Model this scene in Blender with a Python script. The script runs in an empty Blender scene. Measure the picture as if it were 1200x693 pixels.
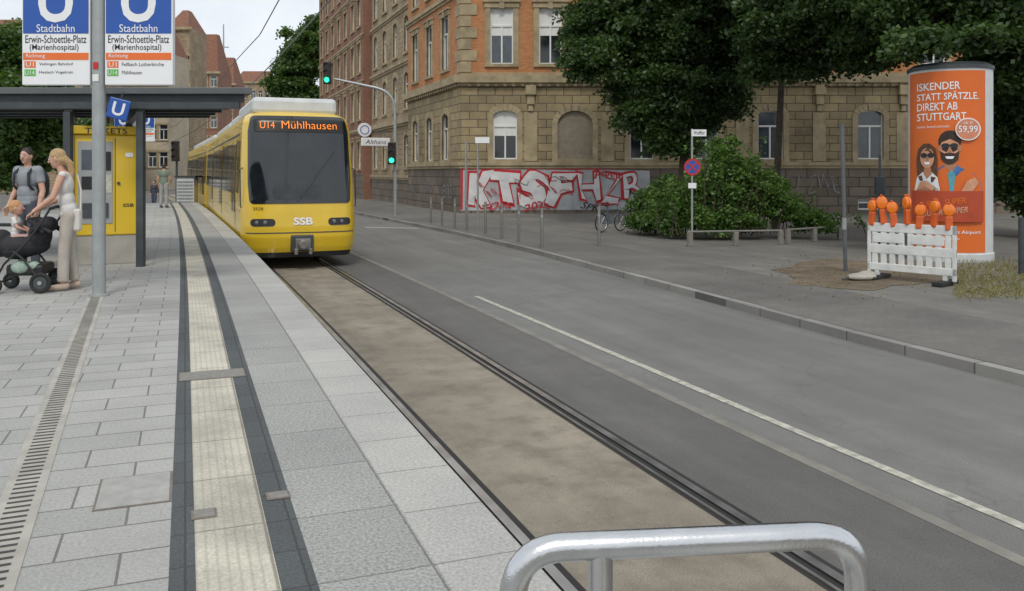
import bpy, math, random
import numpy as np
from mathutils import Vector, Matrix
R=math.radians; PI=math.pi
random.seed(7); rng=np.random.default_rng(7)
TH=math.atan(383/1000); CT,ST=math.cos(TH),math.sin(TH)
H=2.224; YH=203; HP=0.80
COL=bpy.context.scene.collection
def P(px,py,Y):
    X=(px-600)/1000*Y; return Vector((X*CT+Y*ST,-X*ST+Y*CT,H-(py-YH)/1000*Y))
def at(px,py,z=0): return P(px,py,1000*(H-z)/(py-YH))
def atd(px,Y,z):
    v=P(px,YH,Y); v.z=z; return v
def curve(t): return -0.0005*max(0,t-8)**2
# ---------------------------------------------------------------- materials
M={}
def newmat(name):
    m=bpy.data.materials.new(name); m.use_nodes=True; nt=m.node_tree
    b=nt.nodes['Principled BSDF']; return m,nt,b
def N(nt,t,**k):
    n=nt.nodes.new(t)
    for a,v in k.items():
        if hasattr(n,a): setattr(n,a,v)
        else: n.inputs[a.replace('_',' ')].default_value=v
    return n
def mixc(nt,fac,a,b,mode='MIX'):
    n=nt.nodes.new('ShaderNodeMix'); n.data_type='RGBA'; n.blend_type=mode
    for sock,val in ((n.inputs[0],fac),(n.inputs[6],a),(n.inputs[7],b)):
        if hasattr(val,'is_linked') or hasattr(val,'links'): nt.links.new(val,sock)
        else: sock.default_value=val if not isinstance(val,tuple) else (*val[:3],1)
    return n.outputs[2]
def sc(c,k): return (c[0]*k,c[1]*k,c[2]*k)
def ramp(nt,src,a,b):
    n=nt.nodes.new('ShaderNodeMapRange'); n.inputs[1].default_value=a; n.inputs[2].default_value=b
    nt.links.new(src,n.inputs[0]); return n.outputs[0]
def noise(nt,vec,scale,detail=3,rough=.6):
    n=nt.nodes.new('ShaderNodeTexNoise'); n.inputs['Scale'].default_value=scale; n.inputs['Detail'].default_value=detail
    n.inputs['Roughness'].default_value=rough; nt.links.new(vec,n.inputs['Vector']); return n.outputs['Fac']
def bump(nt,b,h,strength=.3,dist=.01):
    n=nt.nodes.new('ShaderNodeBump'); n.inputs['Strength'].default_value=strength; n.inputs['Distance'].default_value=dist
    nt.links.new(h,n.inputs['Height']); nt.links.new(n.outputs[0],b.inputs['Normal'])
def pm(name,col,rough=.6,var=.12,scale=4,metal=0,bmp=0,bs=60,emit=0,coat=0,spec=.5):
    if name in M: return M[name]
    m,nt,b=newmat(name); tc=N(nt,'ShaderNodeTexCoord')
    n1=noise(nt,tc.outputs['Object'],scale,4)
    c=mixc(nt,ramp(nt,n1,.3,.7),sc(col,1-var),sc(col,1+var))
    nt.links.new(c,b.inputs['Base Color']); b.inputs['Metallic'].default_value=metal
    b.inputs['Coat Weight'].default_value=coat; b.inputs['Specular IOR Level'].default_value=spec
    mr=N(nt,'ShaderNodeMapRange'); nt.links.new(n1,mr.inputs[0]); mr.inputs[3].default_value=max(.02,rough-.08); mr.inputs[4].default_value=min(1,rough+.1); nt.links.new(mr.outputs[0],b.inputs['Roughness'])
    if bmp: bump(nt,b,noise(nt,tc.outputs['Object'],bs,3),bmp,.01)
    if emit:
        b.inputs['Emission Color'].default_value=(*col,1); b.inputs['Emission Strength'].default_value=emit
    M[name]=m; return m
def brick(name,c1,c2,mort,w,h,ms,rough=.85,bmp=.4,grime=.35,off=.5,gs=.6,speck=.12,uv='UV',bias=0):
    m,nt,b=newmat(name); tc=N(nt,'ShaderNodeTexCoord'); br=N(nt,'ShaderNodeTexBrick')
    br.offset=off; br.inputs['Scale'].default_value=1; br.inputs['Brick Width'].default_value=w; br.inputs['Row Height'].default_value=h
    br.inputs['Mortar Size'].default_value=ms; br.inputs['Mortar Smooth'].default_value=.3; br.inputs['Bias'].default_value=bias
    br.inputs['Color1'].default_value=(*c1,1); br.inputs['Color2'].default_value=(*c2,1); br.inputs['Mortar'].default_value=(*mort,1)
    nt.links.new(tc.outputs[uv],br.inputs['Vector'])
    g=noise(nt,tc.outputs['Object'],gs,5,.65); s=noise(nt,tc.outputs['Object'],70,2,.8)
    c=mixc(nt,ramp(nt,g,.35,.7),(1,1,1),(1-grime,1-grime,1-grime*.95))
    c=mixc(nt,1.0,br.outputs['Color'],c,'MULTIPLY')
    c2_=mixc(nt,ramp(nt,s,.25,.75),(1-speck,)*3,(1+speck,)*3); c=mixc(nt,1.0,c,c2_,'MULTIPLY')
    nt.links.new(c,b.inputs['Base Color']); b.inputs['Roughness'].default_value=rough
    inv=N(nt,'ShaderNodeMath',operation='SUBTRACT'); inv.inputs[0].default_value=1; nt.links.new(br.outputs['Fac'],inv.inputs[1])
    ad=N(nt,'ShaderNodeMath',operation='MULTIPLY_ADD'); nt.links.new(s,ad.inputs[0]); ad.inputs[1].default_value=.25; nt.links.new(inv.outputs[0],ad.inputs[2])
    bump(nt,b,ad.outputs[0],bmp,.01)
    M[name]=m; return m
def asphalt(name,col,stain=.35,crack=.5,tint=None,speck=.35):
    m,nt,b=newmat(name); tc=N(nt,'ShaderNodeTexCoord'); o=tc.outputs['Object']
    big=noise(nt,o,.35,6,.7); mid=noise(nt,o,2.2,5,.7); sp=noise(nt,o,90,2,.9)
    c=mixc(nt,ramp(nt,big,.35,.65),sc(col,1-stain*.5),sc(col,1+stain*.5))
    c=mixc(nt,ramp(nt,mid,.45,.75),c,sc(tint or col,1-stain*.35))
    k=mixc(nt,ramp(nt,sp,.3,.7),(1-speck,)*3,(1+speck,)*3); c=mixc(nt,1.0,c,k,'MULTIPLY')
    # faint wear streaks that run along the street
    mp=N(nt,'ShaderNodeMapping'); mp.inputs['Scale'].default_value=(2.2,.12,1); nt.links.new(o,mp.inputs[0]); st=noise(nt,mp.outputs[0],1,4,.6)
    c=mixc(nt,1.0,c,mixc(nt,ramp(nt,st,.3,.7),(.88,.88,.88),(1.12,1.12,1.11)),'MULTIPLY')
    if crack:
        v=N(nt,'ShaderNodeTexVoronoi'); v.feature='DISTANCE_TO_EDGE'; v.inputs['Scale'].default_value=.17
        nn=N(nt,'ShaderNodeTexNoise'); nn.inputs['Scale'].default_value=1.2; nn.inputs['Detail'].default_value=6; nt.links.new(o,nn.inputs['Vector'])
        vm=N(nt,'ShaderNodeVectorMath',operation='MULTIPLY_ADD'); nt.links.new(nn.outputs['Color'],vm.inputs[0]); vm.inputs[1].default_value=(1.6,1.6,0); nt.links.new(o,vm.inputs[2])
        nt.links.new(vm.outputs[0],v.inputs['Vector'])
        r=ramp(nt,v.outputs['Distance'],.001,.0035)
        c=mixc(nt,r,mixc(nt,crack,c,(.03,.03,.03)),c)
    nt.links.new(c,b.inputs['Base Color']); b.inputs['Roughness'].default_value=.85; b.inputs['Specular IOR Level'].default_value=.35
    bump(nt,b,sp,.35,.006); M[name]=m; return m
def leafmat(name,c1,c2):
    m,nt,b=newmat(name); a=N(nt,'ShaderNodeAttribute'); a.attribute_name='tint'
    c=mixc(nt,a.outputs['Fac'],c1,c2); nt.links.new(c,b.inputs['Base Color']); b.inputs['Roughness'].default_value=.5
    tr=N(nt,'ShaderNodeBsdfTranslucent'); nt.links.new(mixc(nt,1.0,c,(1.3,1.6,.6),'MULTIPLY'),tr.inputs[0]); mx=N(nt,'ShaderNodeMixShader'); mx.inputs[0].default_value=.33
    nt.links.new(b.outputs[0],mx.inputs[1]); nt.links.new(tr.outputs[0],mx.inputs[2]); nt.links.new(mx.outputs[0],nt.nodes['Material Output'].inputs[0])
    M[name]=m; return m
pm('white',(.75,.75,.73),.45,.05); pm('roadpaint',(.40,.385,.33),.8,.4,11); pm('signwhite',(.78,.79,.8),.35,.02); pm('blue',(.02,.09,.38),.35,.05); pm('ink',(.02,.02,.025),.5,.05)
pm('orange',(.75,.16,.03),.45,.05); pm('green',(.1,.45,.05),.45,.05); pm('galv',(.36,.38,.38),.45,.1,6,.5); pm('darksteel',(.06,.07,.075),.5,.2,5,.3)
pm('steel',(.62,.63,.64),.22,.06,14,1,bmp=.08,bs=200); pm('rubber',(.02,.02,.02),.8,.2); pm('yellow',(.70,.47,.02),.3,.05,1,coat=.4); pm('tyellow',(.68,.455,.018),.3,.08,1.1,coat=.5)
pm('glassdark',(.012,.016,.02),.06,.3,2,0,spec=.8); pm('glassmid',(.05,.065,.08),.08,.4,1.2,spec=.8); pm('black',(.018,.018,.02),.45,.2); pm('red',(.5,.02,.02),.4,.05)
pm('roofgrey',(.55,.57,.58),.5,.08); pm('frame',(.72,.72,.7),.4,.05); pm('stone',(.34,.275,.17),.85,.3,1.5,bmp=.4,bs=20)
pm('rooftile',(.2,.09,.055),.8,.3,3); pm('bark',(.07,.055,.04),.95,.4,8,bmp=1,bs=25); pm('skin',(.55,.32,.23),.5,.05); pm('lip',(.42,.14,.12),.5,.05)
pm('led',(1,.25,.02),.5,.02,emit=.75); pm('ledgreen',(.02,1,.35),.4,.02,emit=3); pm('lensoff',(.06,.02,.015),.3,.1); pm('lamporange',(.85,.2,.01),.25,.1,coat=.5); pm('lamp',(.6,.62,.62),.12,.05,spec=.8)
pm('plasticwhite',(.64,.65,.63),.45,.18,3); pm('concrete',(.36,.34,.3),.85,.2,2,bmp=.3); pm('wood',(.12,.09,.06),.8,.3,5); pm('strip',(.20,.19,.165),.85,.25,3,bmp=.3)
brick('slab',(.41,.405,.38),(.345,.345,.325),(.17,.165,.15),.45,.27,.006,grime=.3,gs=.5,speck=.25)
brick('slabmid',(.345,.345,.325),(.30,.30,.285),(.18,.18,.17),.42,.6,.005,off=0,grime=.25,speck=.5)
brick('slabedge',(.45,.445,.415),(.40,.395,.37),(.23,.22,.2),.4,.5,.005,off=0,grime=.25,speck=.35)
brick('slabdark',(.085,.095,.098),(.07,.077,.08),(.05,.05,.05),.2,.3,.005,off=0,grime=.3,speck=.35)
brick('tactile',(.56,.53,.44),(.50,.475,.39),(.27,.25,.2),.3,.6,.006,off=0,grime=.4,gs=2.5,speck=.25)
brick('paver',(.175,.168,.152),(.155,.148,.134),(.125,.118,.105),.2,.1,.006,grime=.4,gs=.35,bmp=.2)
brick('kerbmat',(.32,.31,.285),(.25,.24,.225),(.12,.12,.11),.4,1.0,.014,off=0,grime=.3)
brick('ashlar',(.42,.33,.18),(.30,.24,.135),(.14,.11,.075),.9,.42,.025,bmp=.9,grime=.5,gs=.4)
brick('plinth',(.22,.18,.14),(.165,.13,.10),(.08,.07,.055),1.1,.5,.03,bmp=1,grime=.4,gs=.5)
brick('brickorange',(.58,.255,.10),(.47,.185,.065),(.3,.2,.12),.25,.077,.008,grime=.3,gs=.5)
brick('brickred',(.33,.15,.09),(.26,.11,.07),(.2,.14,.1),.25,.077,.01,grime=.3,gs=.4)
brick('tanstone',(.42,.32,.20),(.34,.25,.155),(.16,.13,.09),.7,.35,.02,bmp=.8,grime=.4,gs=.4)
brick('cream',(.52,.45,.33),(.47,.40,.29),(.4,.34,.25),.9,.45,.01,bmp=.2,grime=.3,gs=.2)
asphalt('asphalt',(.165,.162,.154),.28,.15); asphalt('asphaltdark',(.122,.118,.112),.3,0); asphalt('bed',(.255,.225,.18),.4,0,(.165,.14,.11)); asphalt('walk',(.158,.151,.137),.4,.2); asphalt('groundm',(.13,.13,.12),.3,0); asphalt('dirt',(.15,.12,.085),.5,0,(.10,.075,.05),.5)
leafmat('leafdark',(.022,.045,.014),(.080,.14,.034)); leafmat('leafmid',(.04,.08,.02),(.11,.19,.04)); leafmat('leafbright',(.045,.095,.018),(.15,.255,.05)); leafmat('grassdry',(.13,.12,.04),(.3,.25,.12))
def tactm():
    m=M['tactile']; nt=m.node_tree; b=nt.nodes['Principled BSDF']; tc=N(nt,'ShaderNodeTexCoord'); w=N(nt,'ShaderNodeTexWave'); w.bands_direction='X'
    w.inputs['Scale'].default_value=8.5; nt.links.new(tc.outputs['UV'],w.inputs['Vector'])
    old=b.inputs['Base Color'].links[0].from_socket
    c=mixc(nt,ramp(nt,w.outputs['Fac'],.0,.35),mixc(nt,.35,old,(.25,.23,.18)),old); nt.links.new(c,b.inputs['Base Color'])
tactm()
# ---------------------------------------------------------------- mesh builder
class MB:
    def __init__(s): s.v=[];s.f=[];s.m=[];s.u=[]
    def add(s,vs,fs,m=0,uvs=None):
        o=len(s.v); s.v+=[tuple(p) for p in vs]
        for i,f in enumerate(fs):
            s.f.append(tuple(o+k for k in f)); s.m.append(m); s.u.append(uvs[i] if uvs else None)
        return s
    def quad(s,a,b,c,d,m=0,uv=None): return s.add([a,b,c,d],[(0,1,2,3)],m,[uv] if uv else None)
    def box(s,x0,x1,y0,y1,z0,z1,m=0,T=None):
        vs=[Vector((x,y,z)) for x in (x0,x1) for y in (y0,y1) for z in (z0,z1)]
        if T: vs=[(T@p if not callable(T) else T(p)) for p in vs]
        return s.add(vs,[(0,1,3,2),(4,6,7,5),(0,4,5,1),(2,3,7,6),(0,2,6,4),(1,5,7,3)],m)
    def tube(s,pts,r,n=10,m=0,cap=True):
        pts=[Vector(p) for p in pts]; rs=r if isinstance(r,(list,tuple)) else [r]*len(pts)
        rings=[]; up=None
        for i,p in enumerate(pts):
            d=(pts[min(i+1,len(pts)-1)]-pts[max(i-1,0)]).normalized()
            if up is None:
                a=Vector((0,0,1)) if abs(d.z)<.9 else Vector((0,1,0)); up=(a-d*a.dot(d)).normalized()
            else: up=(up-d*up.dot(d)).normalized()
            sd=d.cross(up)
            rings.append([p+(up*math.sin(2*PI*k/n)+sd*math.cos(2*PI*k/n))*rs[i] for k in range(n)])
        vs=[q for g in rings for q in g]; fs=[]
        for i in range(len(pts)-1):
            for k in range(n):
                a=i*n+k;b=i*n+(k+1)%n; fs.append((a,b,b+n,a+n))
        if cap: fs.append(tuple(range(n))[::-1]); fs.append(tuple((len(pts)-1)*n+k for k in range(n)))
        return s.add(vs,fs,m)
    def lathe(s,prof,c=(0,0,0),n=24,m=0,axis='z'):
        vs=[];fs=[]
        for r,z in prof:
            for k in range(n):
                a=2*PI*k/n; x,y=r*math.cos(a),r*math.sin(a)
                p=(x,y,z) if axis=='z' else ((x,z,y) if axis=='y' else (z,x,y))
                vs.append((c[0]+p[0],c[1]+p[1],c[2]+p[2]))
        for i in range(len(prof)-1):
            for k in range(n):
                a=i*n+k;b=i*n+(k+1)%n; fs.append((a,b,b+n,a+n))
        fs.append(tuple(range(n))[::-1]); fs.append(tuple((len(prof)-1)*n+k for k in range(n)))
        return s.add(vs,fs,m)
    def ball(s,c,r,nu=14,nv=9,m=0,rot=None):
        if not isinstance(r,(list,tuple)): r=(r,r,r)
        c=Vector(c); vs=[];fs=[]
        vs.append(Vector((0,0,-r[2])))
        for j in range(1,nv):
            ph=-PI/2+PI*j/nv
            for i in range(nu):
                a=2*PI*i/nu; vs.append(Vector((r[0]*math.cos(ph)*math.cos(a),r[1]*math.cos(ph)*math.sin(a),r[2]*math.sin(ph))))
        vs.append(Vector((0,0,r[2])))
        for i in range(nu): fs.append((0,1+(i+1)%nu,1+i))
        for j in range(nv-2):
            for i in range(nu):
                a=1+j*nu+i;b=1+j*nu+(i+1)%nu; fs.append((a,b,b+nu,a+nu))
        l=len(vs)-1
        for i in range(nu): fs.append((l,1+(nv-2)*nu+i,1+(nv-2)*nu+(i+1)%nu))
        if rot: vs=[rot@p for p in vs]
        return s.add([c+p for p in vs],fs,m)
    def limb(s,pts,rs,n=12,m=0):
        for i in range(len(pts)-1): s.tube([pts[i],pts[i+1]],[rs[i],rs[i+1]],n,m)
        for p,r in zip(pts,rs): s.ball(p,r,n,8,m)
        return s
    def torus(s,c,Rr,r,axis='y',n=28,k=8,m=0):
        vs=[];fs=[]
        for i in range(n):
            a=2*PI*i/n
            for j in range(k):
                b=2*PI*j/k; q=(Rr+r*math.cos(b)); x,y,z=q*math.cos(a),r*math.sin(b),q*math.sin(a)
                p=(x,y,z) if axis=='y' else ((x,z,y) if axis=='z' else (y,x,z))
                vs.append((c[0]+p[0],c[1]+p[1],c[2]+p[2]))
        for i in range(n):
            for j in range(k):
                a=i*k+j;b=i*k+(j+1)%k;c2=((i+1)%n)*k+j;d=((i+1)%n)*k+(j+1)%k; fs.append((a,b,d,c2))
        return s.add(vs,fs,m)
    def build(s,name,mats,parent=None,origin=None,smooth=False,bev=0,loc=None):
        if not isinstance(mats,(list,tuple)): mats=[mats]
        me=bpy.data.meshes.new(name); v=s.v
        if origin is not None: v=[(p[0]-origin[0],p[1]-origin[1],p[2]-origin[2]) for p in v]
        me.from_pydata(v,[],s.f); me.polygons.foreach_set('material_index',s.m)
        for m in mats: me.materials.append(M[m] if isinstance(m,str) else m)
        if any(s.u):
            ul=me.uv_layers.new(name='UVMap'); d=np.zeros(len(me.loops)*2); k=0
            for f,u in zip(s.f,s.u):
                for j in range(len(f)):
                    if u: d[2*k]=u[j][0]; d[2*k+1]=u[j][1]
                    k+=1
            ul.data.foreach_set('uv',d)
        me.update()
        if smooth:
            me.polygons.foreach_set('use_smooth',[True]*len(me.polygons)); me.set_sharp_from_angle(angle=R(38))
        o=bpy.data.objects.new(name,me); COL.objects.link(o)
        if parent: o.parent=parent
        elif origin is not None: o.location=origin
        if loc is not None: o.location=loc
        if bev:
            b=o.modifiers.new('Bevel','BEVEL'); b.width=bev; b.segments=2; b.limit_method='ANGLE'
        return o
def thing(name,label,cat,loc=(0,0,0),rz=0,group=None):
    o=bpy.data.objects.new(name,None); COL.objects.link(o); o.location=loc; o.rotation_euler=(0,0,rz); o.empty_display_size=.2
    o['label']=label; o['category']=cat
    if group: o['group']=group
    return o
def tag(o,label,cat,group=None,kind=None):
    if label: o['label']=label
    if cat: o['category']=cat
    if group: o['group']=group
    if kind: o['kind']=kind
    return o
def struct(o,label=None):
    o['kind']='structure'
    if label: o['label']=label
    return o
def copy_tree(o,parent=None,label=None):
    c=o.copy(); COL.objects.link(c); c.parent=parent
    for ch in list(o.children): copy_tree(ch,c)
    if label: c['label']=label
    return c
_tc={}
def tmesh(s,off=0,shear=0):
    k=(s,off,shear)
    if k in _tc: return _tc[k]
    cu=bpy.data.curves.new('t','FONT'); cu.body=s; cu.offset=off; cu.shear=shear; cu.resolution_u=3
    o=bpy.data.objects.new('t',cu); COL.objects.link(o); dg=bpy.context.evaluated_depsgraph_get()
    me=bpy.data.meshes.new_from_object(o.evaluated_get(dg)); v=np.array([list(p.co)[:2] for p in me.vertices]); f=[tuple(p.vertices) for p in me.polygons]
    bpy.data.objects.remove(o); bpy.data.meshes.remove(me)
    v-=v.min(0); v/=v.max(0); _tc[k]=(v,f); return _tc[k]
def textmb(mb,s,x0,x1,z0,z1,y=0,m=0,hook=None,off=0,shear=0):
    v,f=tmesh(s,off,shear); pts=[]
    for a,b in v:
        x=x0+(x1-x0)*a; z=z0+(z1-z0)*b; pts.append(hook(x,z,y) if hook else (x,y,z))
    mb.add(pts,f,m); return mb
def text(s,x0,x1,z0,z1,y,mat,parent,name='lettering',hook=None,off=0,shear=0,**k):
    return textmb(MB(),s,x0,x1,z0,z1,y,0,hook,off,shear).build(name,mat,parent,**k)
# ---------------------------------------------------------------- world, camera, sun
sce=bpy.context.scene
cam=bpy.data.objects.new('camera',bpy.data.cameras.new('camera')); COL.objects.link(cam); sce.camera=cam
cam.location=(0,0,H); cam.rotation_euler=(R(90),0,-TH); cam.data.lens=30; cam.data.sensor_width=36; cam.data.shift_y=-143.5/1200; cam.data.clip_end=5000; cam.data.clip_start=.05
w=bpy.data.worlds.new('World'); sce.world=w; w.use_nodes=True; nt=w.node_tree; bg=nt.nodes['Background']
sky=nt.nodes.new('ShaderNodeTexSky'); sky.sky_type='NISHITA'; sky.sun_disc=False; sky.sun_elevation=R(52); SUNAZ=R(200); sky.sun_rotation=SUNAZ; sky.dust_density=3
tcw=nt.nodes.new('ShaderNodeTexCoord'); nn=noise(nt,tcw.outputs['Generated'],2.5,6,.6)
c=mixc(nt,ramp(nt,nn,.3,.6),sky.outputs[0],(8.3,8.7,9.2)); c=mixc(nt,.6,c,(8.3,8.7,9.1)); nt.links.new(c,bg.inputs[0]); bg.inputs[1].default_value=.115
sl=bpy.data.lights.new('sun','SUN'); sl.energy=1.5; sl.angle=R(12); sl.color=(1,.96,.88); so=bpy.data.objects.new('sun',sl); COL.objects.link(so)
az=SUNAZ; el=R(52); sd=Vector((math.sin(az)*math.cos(el),math.cos(az)*math.cos(el),math.sin(el))); so.rotation_euler=sd.to_track_quat('Z','Y').to_euler()
sce.view_settings.view_transform='Standard'; sce.view_settings.look='None'; sce.view_settings.exposure=0
# ---------------------------------------------------------------- ground
def ribbon(mb,fa,fb,t0,t1,z,step=1.0,m=0,z2=None):
    n=max(1,int((t1-t0)/step)); z2=z if z2 is None else z2
    fa_=fa if callable(fa) else (lambda t:fa+curve(t)); fb_=fb if callable(fb) else (lambda t:fb+curve(t))
    for i in range(n):
        a=t0+(t1-t0)*i/n; b=t0+(t1-t0)*(i+1)/n
        ua=(fa if not callable(fa) else fa_(a)); ub=(fb if not callable(fb) else fb_(a))
        mb.quad((fa_(a),a,z),(fb_(a),a,z2),(fb_(b),b,z2),(fa_(b),b,z),m,[(ua,a),(ub,a),(ub,b),(ua,b)])
    return mb
g=MB(); g.quad((-3000,-3000,-.03),(3000,-3000,-.03),(3000,3000,-.03),(-3000,3000,-.03)); struct(g.build('ground','groundm'))
def rb(name,mat,a,b,t0,t1,z,lab=None,step=1.0,z2=None):
    o=ribbon(MB(),a,b,t0,t1,z,step,z2=z2).build(name,mat); struct(o,lab); return o
PE=1.198
KP=[(-30,8.1),(6.4,8.16),(9.03,8.21),(15,8.6),(22.4,9.0),(30,9.1),(44.7,8.6),(95,7.5)]
def K(t):
    return float(np.interp(t,[a for a,b in KP],[b for a,b in KP]))
rb('track_bed','bed',PE-.05,3.42,-12,95,.0)
rb('asphalt_strip','asphaltdark',3.42,4.42,-12,95,.001)
rb('concrete_strip','strip',4.42,4.53,-12,95,.003)
rb('road','asphalt',4.53,lambda t:K(t),-12,95,.0)
rb('road_marking','roadpaint',4.87,4.965,-6,14.6,.005,'white line painted along the road beside the track')
p1=at(430,267,.005);p2=at(492,268,.005)
q=MB().quad(p1,p2,p2+Vector((0,.45,0)),p1+Vector((0,.45,0))).build('stop_line','roadpaint'); struct(q)
def plat():
    zs=HP
    rb('platform_paving','slab',-6,-.054,-3,44,zs,'grey slab paving of the platform')
    rb('platform_dark_band','slabdark',-.054,.035,-3,44,zs+.001); rb('tactile_paving','tactile',.035,.308,-3,44,zs+.002,'cream ribbed tactile strip'); rb('platform_dark_band','slabdark',.308,.43,-3,44,zs+.001)
    rb('platform_slab_band','slabmid',.43,.852,-3,44,zs); rb('platform_edge_band','slabedge',.852,PE,-3,44,zs,'pale slabs along the platform edge')
    m=MB(); ribbon(m,PE,PE,-3,44,zs,z2=0)
    ribbon(m,-6,-6,-3,44,0,z2=zs)
    a,b=-6+curve(44),PE+curve(44); m.quad((b,44,zs),(a,44,zs),(a,50,0),(b,50,0)); m.quad((-6,-3,0),(PE,-3,0),(PE,-3,zs),(-6,-3,zs))
    struct(m.build('platform_wall','concrete'))
plat()
for k,L in enumerate((1.87,3.30)):
    m=MB(); ribbon(m,L,L+.065,-12,95,.020,m=0); ribbon(m,L,L,-12,95,.004,m=1,z2=.020); ribbon(m,L-.05,L,-12,95,.006,m=1); ribbon(m,L-.075,L-.05,-12,95,.014,m=0); ribbon(m,L+.065,L+.12,-12,95,.007,m=1); ribbon(m,L-.105,L-.075,-12,95,.005,m=1)
    tag(m.build('rail',[pm('railsteel',(.55,.54,.52),.30,.2,3,.9),pm('groove',(.022,.021,.02),.8,.2)]),['steel rail set in the track bed close beside the platform edge','steel grooved rail between the pale track bed and dark asphalt'][k],'rail')
rb('sidewalk','walk',lambda t:K(t)+.16,lambda t:60.0,-30,95,.12,'paved footway beyond the road')
m=MB(); ribbon(m,lambda t:K(t),lambda t:K(t)+.16,-30,95,.121); ribbon(m,lambda t:K(t),lambda t:K(t),-30,95,0,z2=.121); struct(m.build('kerb','kerbmat'))
rb('paver_band','paver',lambda t:K(t)+.17,lambda t:K(t)+2.6,-10,60,.124)
dp=[]
for i in range(46):
    a_=2*PI*i/46; rr=1+.10*math.sin(3*a_+1)+.08*math.sin(7*a_)+.05*math.sin(13*a_+2); q=at(1015+105*rr*math.cos(a_),321-17*rr*math.sin(a_),.128); dp.append((q.x,q.y,.128))
struct(MB().add(dp,[tuple(range(len(dp)))]).build('dirt_patch','dirt'),'bare brown dirt patch on the footway around the barrier')
def leaves(name,pts,size,mat,parent=None,origin=(0,0,0),tint=None,up=0,wid=.32):
    n=len(pts); pts=np.asarray(pts)-np.array(origin)
    a=rng.normal(size=(n,3)); a[:,2]=a[:,2]*.7+up; a/=np.linalg.norm(a,axis=1)[:,None]
    r=rng.normal(size=(n,3)); b=np.cross(a,r); b/=np.linalg.norm(b,axis=1)[:,None]
    s=size*rng.uniform(.65,1.35,n)[:,None]; a=a*s*.5; b=b*s*wid
    v=np.stack([pts-a,pts+b,pts+a,pts-b],1).reshape(-1,3)
    me=bpy.data.meshes.new(name); me.vertices.add(4*n); me.vertices.foreach_set('co',v.ravel()); me.loops.add(4*n); me.loops.foreach_set('vertex_index',np.arange(4*n))
    me.polygons.add(n); me.polygons.foreach_set('loop_start',np.arange(n)*4); me.update(calc_edges=True)
    at_=me.attributes.new('tint','FLOAT','FACE'); at_.data.foreach_set('value',np.clip(tint if tint is not None else rng.random(n),0,1).astype(np.float32))
    me.materials.append(M[mat]); o=bpy.data.objects.new(name,me); COL.objects.link(o)
    if parent: o.parent=parent
    else: o.location=origin
    return o
def clumps(ells,density,cr,perleaf):
    P_=[];T_=[];C_=[]
    for (c,r) in ells:
        area=4*PI*((r[0]*r[1]+r[0]*r[2]+r[1]*r[2])/3); k=max(3,int(area*density/(cr*cr)))
        d=rng.normal(size=(k,3)); d/=np.linalg.norm(d,axis=1)[:,None]; rad=rng.uniform(.3,1.0,k)
        cc=np.array(c)+d*rad[:,None]*np.array(r)
        for q in cc:
            rr=cr*rng.uniform(.5,1.3); n=int(perleaf*rr*rr/(cr*cr)); dd=np.clip(rng.normal(size=(n,3))*.5,-1.1,1.1)
            st=np.array([rng.uniform(.8,1.3),rng.uniform(.8,1.3),rng.uniform(.4,.7)])*rr
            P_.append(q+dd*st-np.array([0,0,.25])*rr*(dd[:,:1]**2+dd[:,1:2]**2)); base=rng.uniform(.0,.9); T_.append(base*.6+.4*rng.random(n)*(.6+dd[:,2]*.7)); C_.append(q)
    return np.concatenate(P_),np.concatenate(T_),C_
def tree(label,base,topz,tr,ells,dens,cr,perleaf,size,mat,cat='tree',name='tree',group=None,fork=.5):
    root=thing(name,label,cat,base,0,group); pts,ti,cc=clumps(ells,dens,cr,perleaf)
    leaves('crown',pts,size,mat,root,base,ti)
    m=MB(); b=Vector(base); top=Vector((b.x+.3,b.y+.2,topz)); mid=b.lerp(top,fork)+Vector((.15,-.1,0))
    m.tube([b-Vector((0,0,.1)),b+Vector((0,0,.35)),b.lerp(mid,.5),mid,top],[tr*1.5,tr*1.05,tr*.95,tr*.8,tr*.35],12)
    idx=rng.choice(len(cc),min(14,len(cc)),replace=False)
    for i in idx:
        q=Vector(cc[i]); s=mid.lerp(top,random.uniform(0,.9)); k=s.lerp(q,.5)+Vector((0,0,.35)); m.tube([s,k,q],[tr*.42,tr*.25,tr*.08],7)
    m.build('trunk','bark',root,origin=base,smooth=True); return root
def E(px,py,Y,rx,ry,rd=None):   # ellipsoid whose half sizes are given in pixels at that depth
    p=P(px,py,Y); return ((p.x,p.y,p.z),(rx*Y/1000,(rd if rd else rx*Y/1000),ry*Y/1000))
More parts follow.
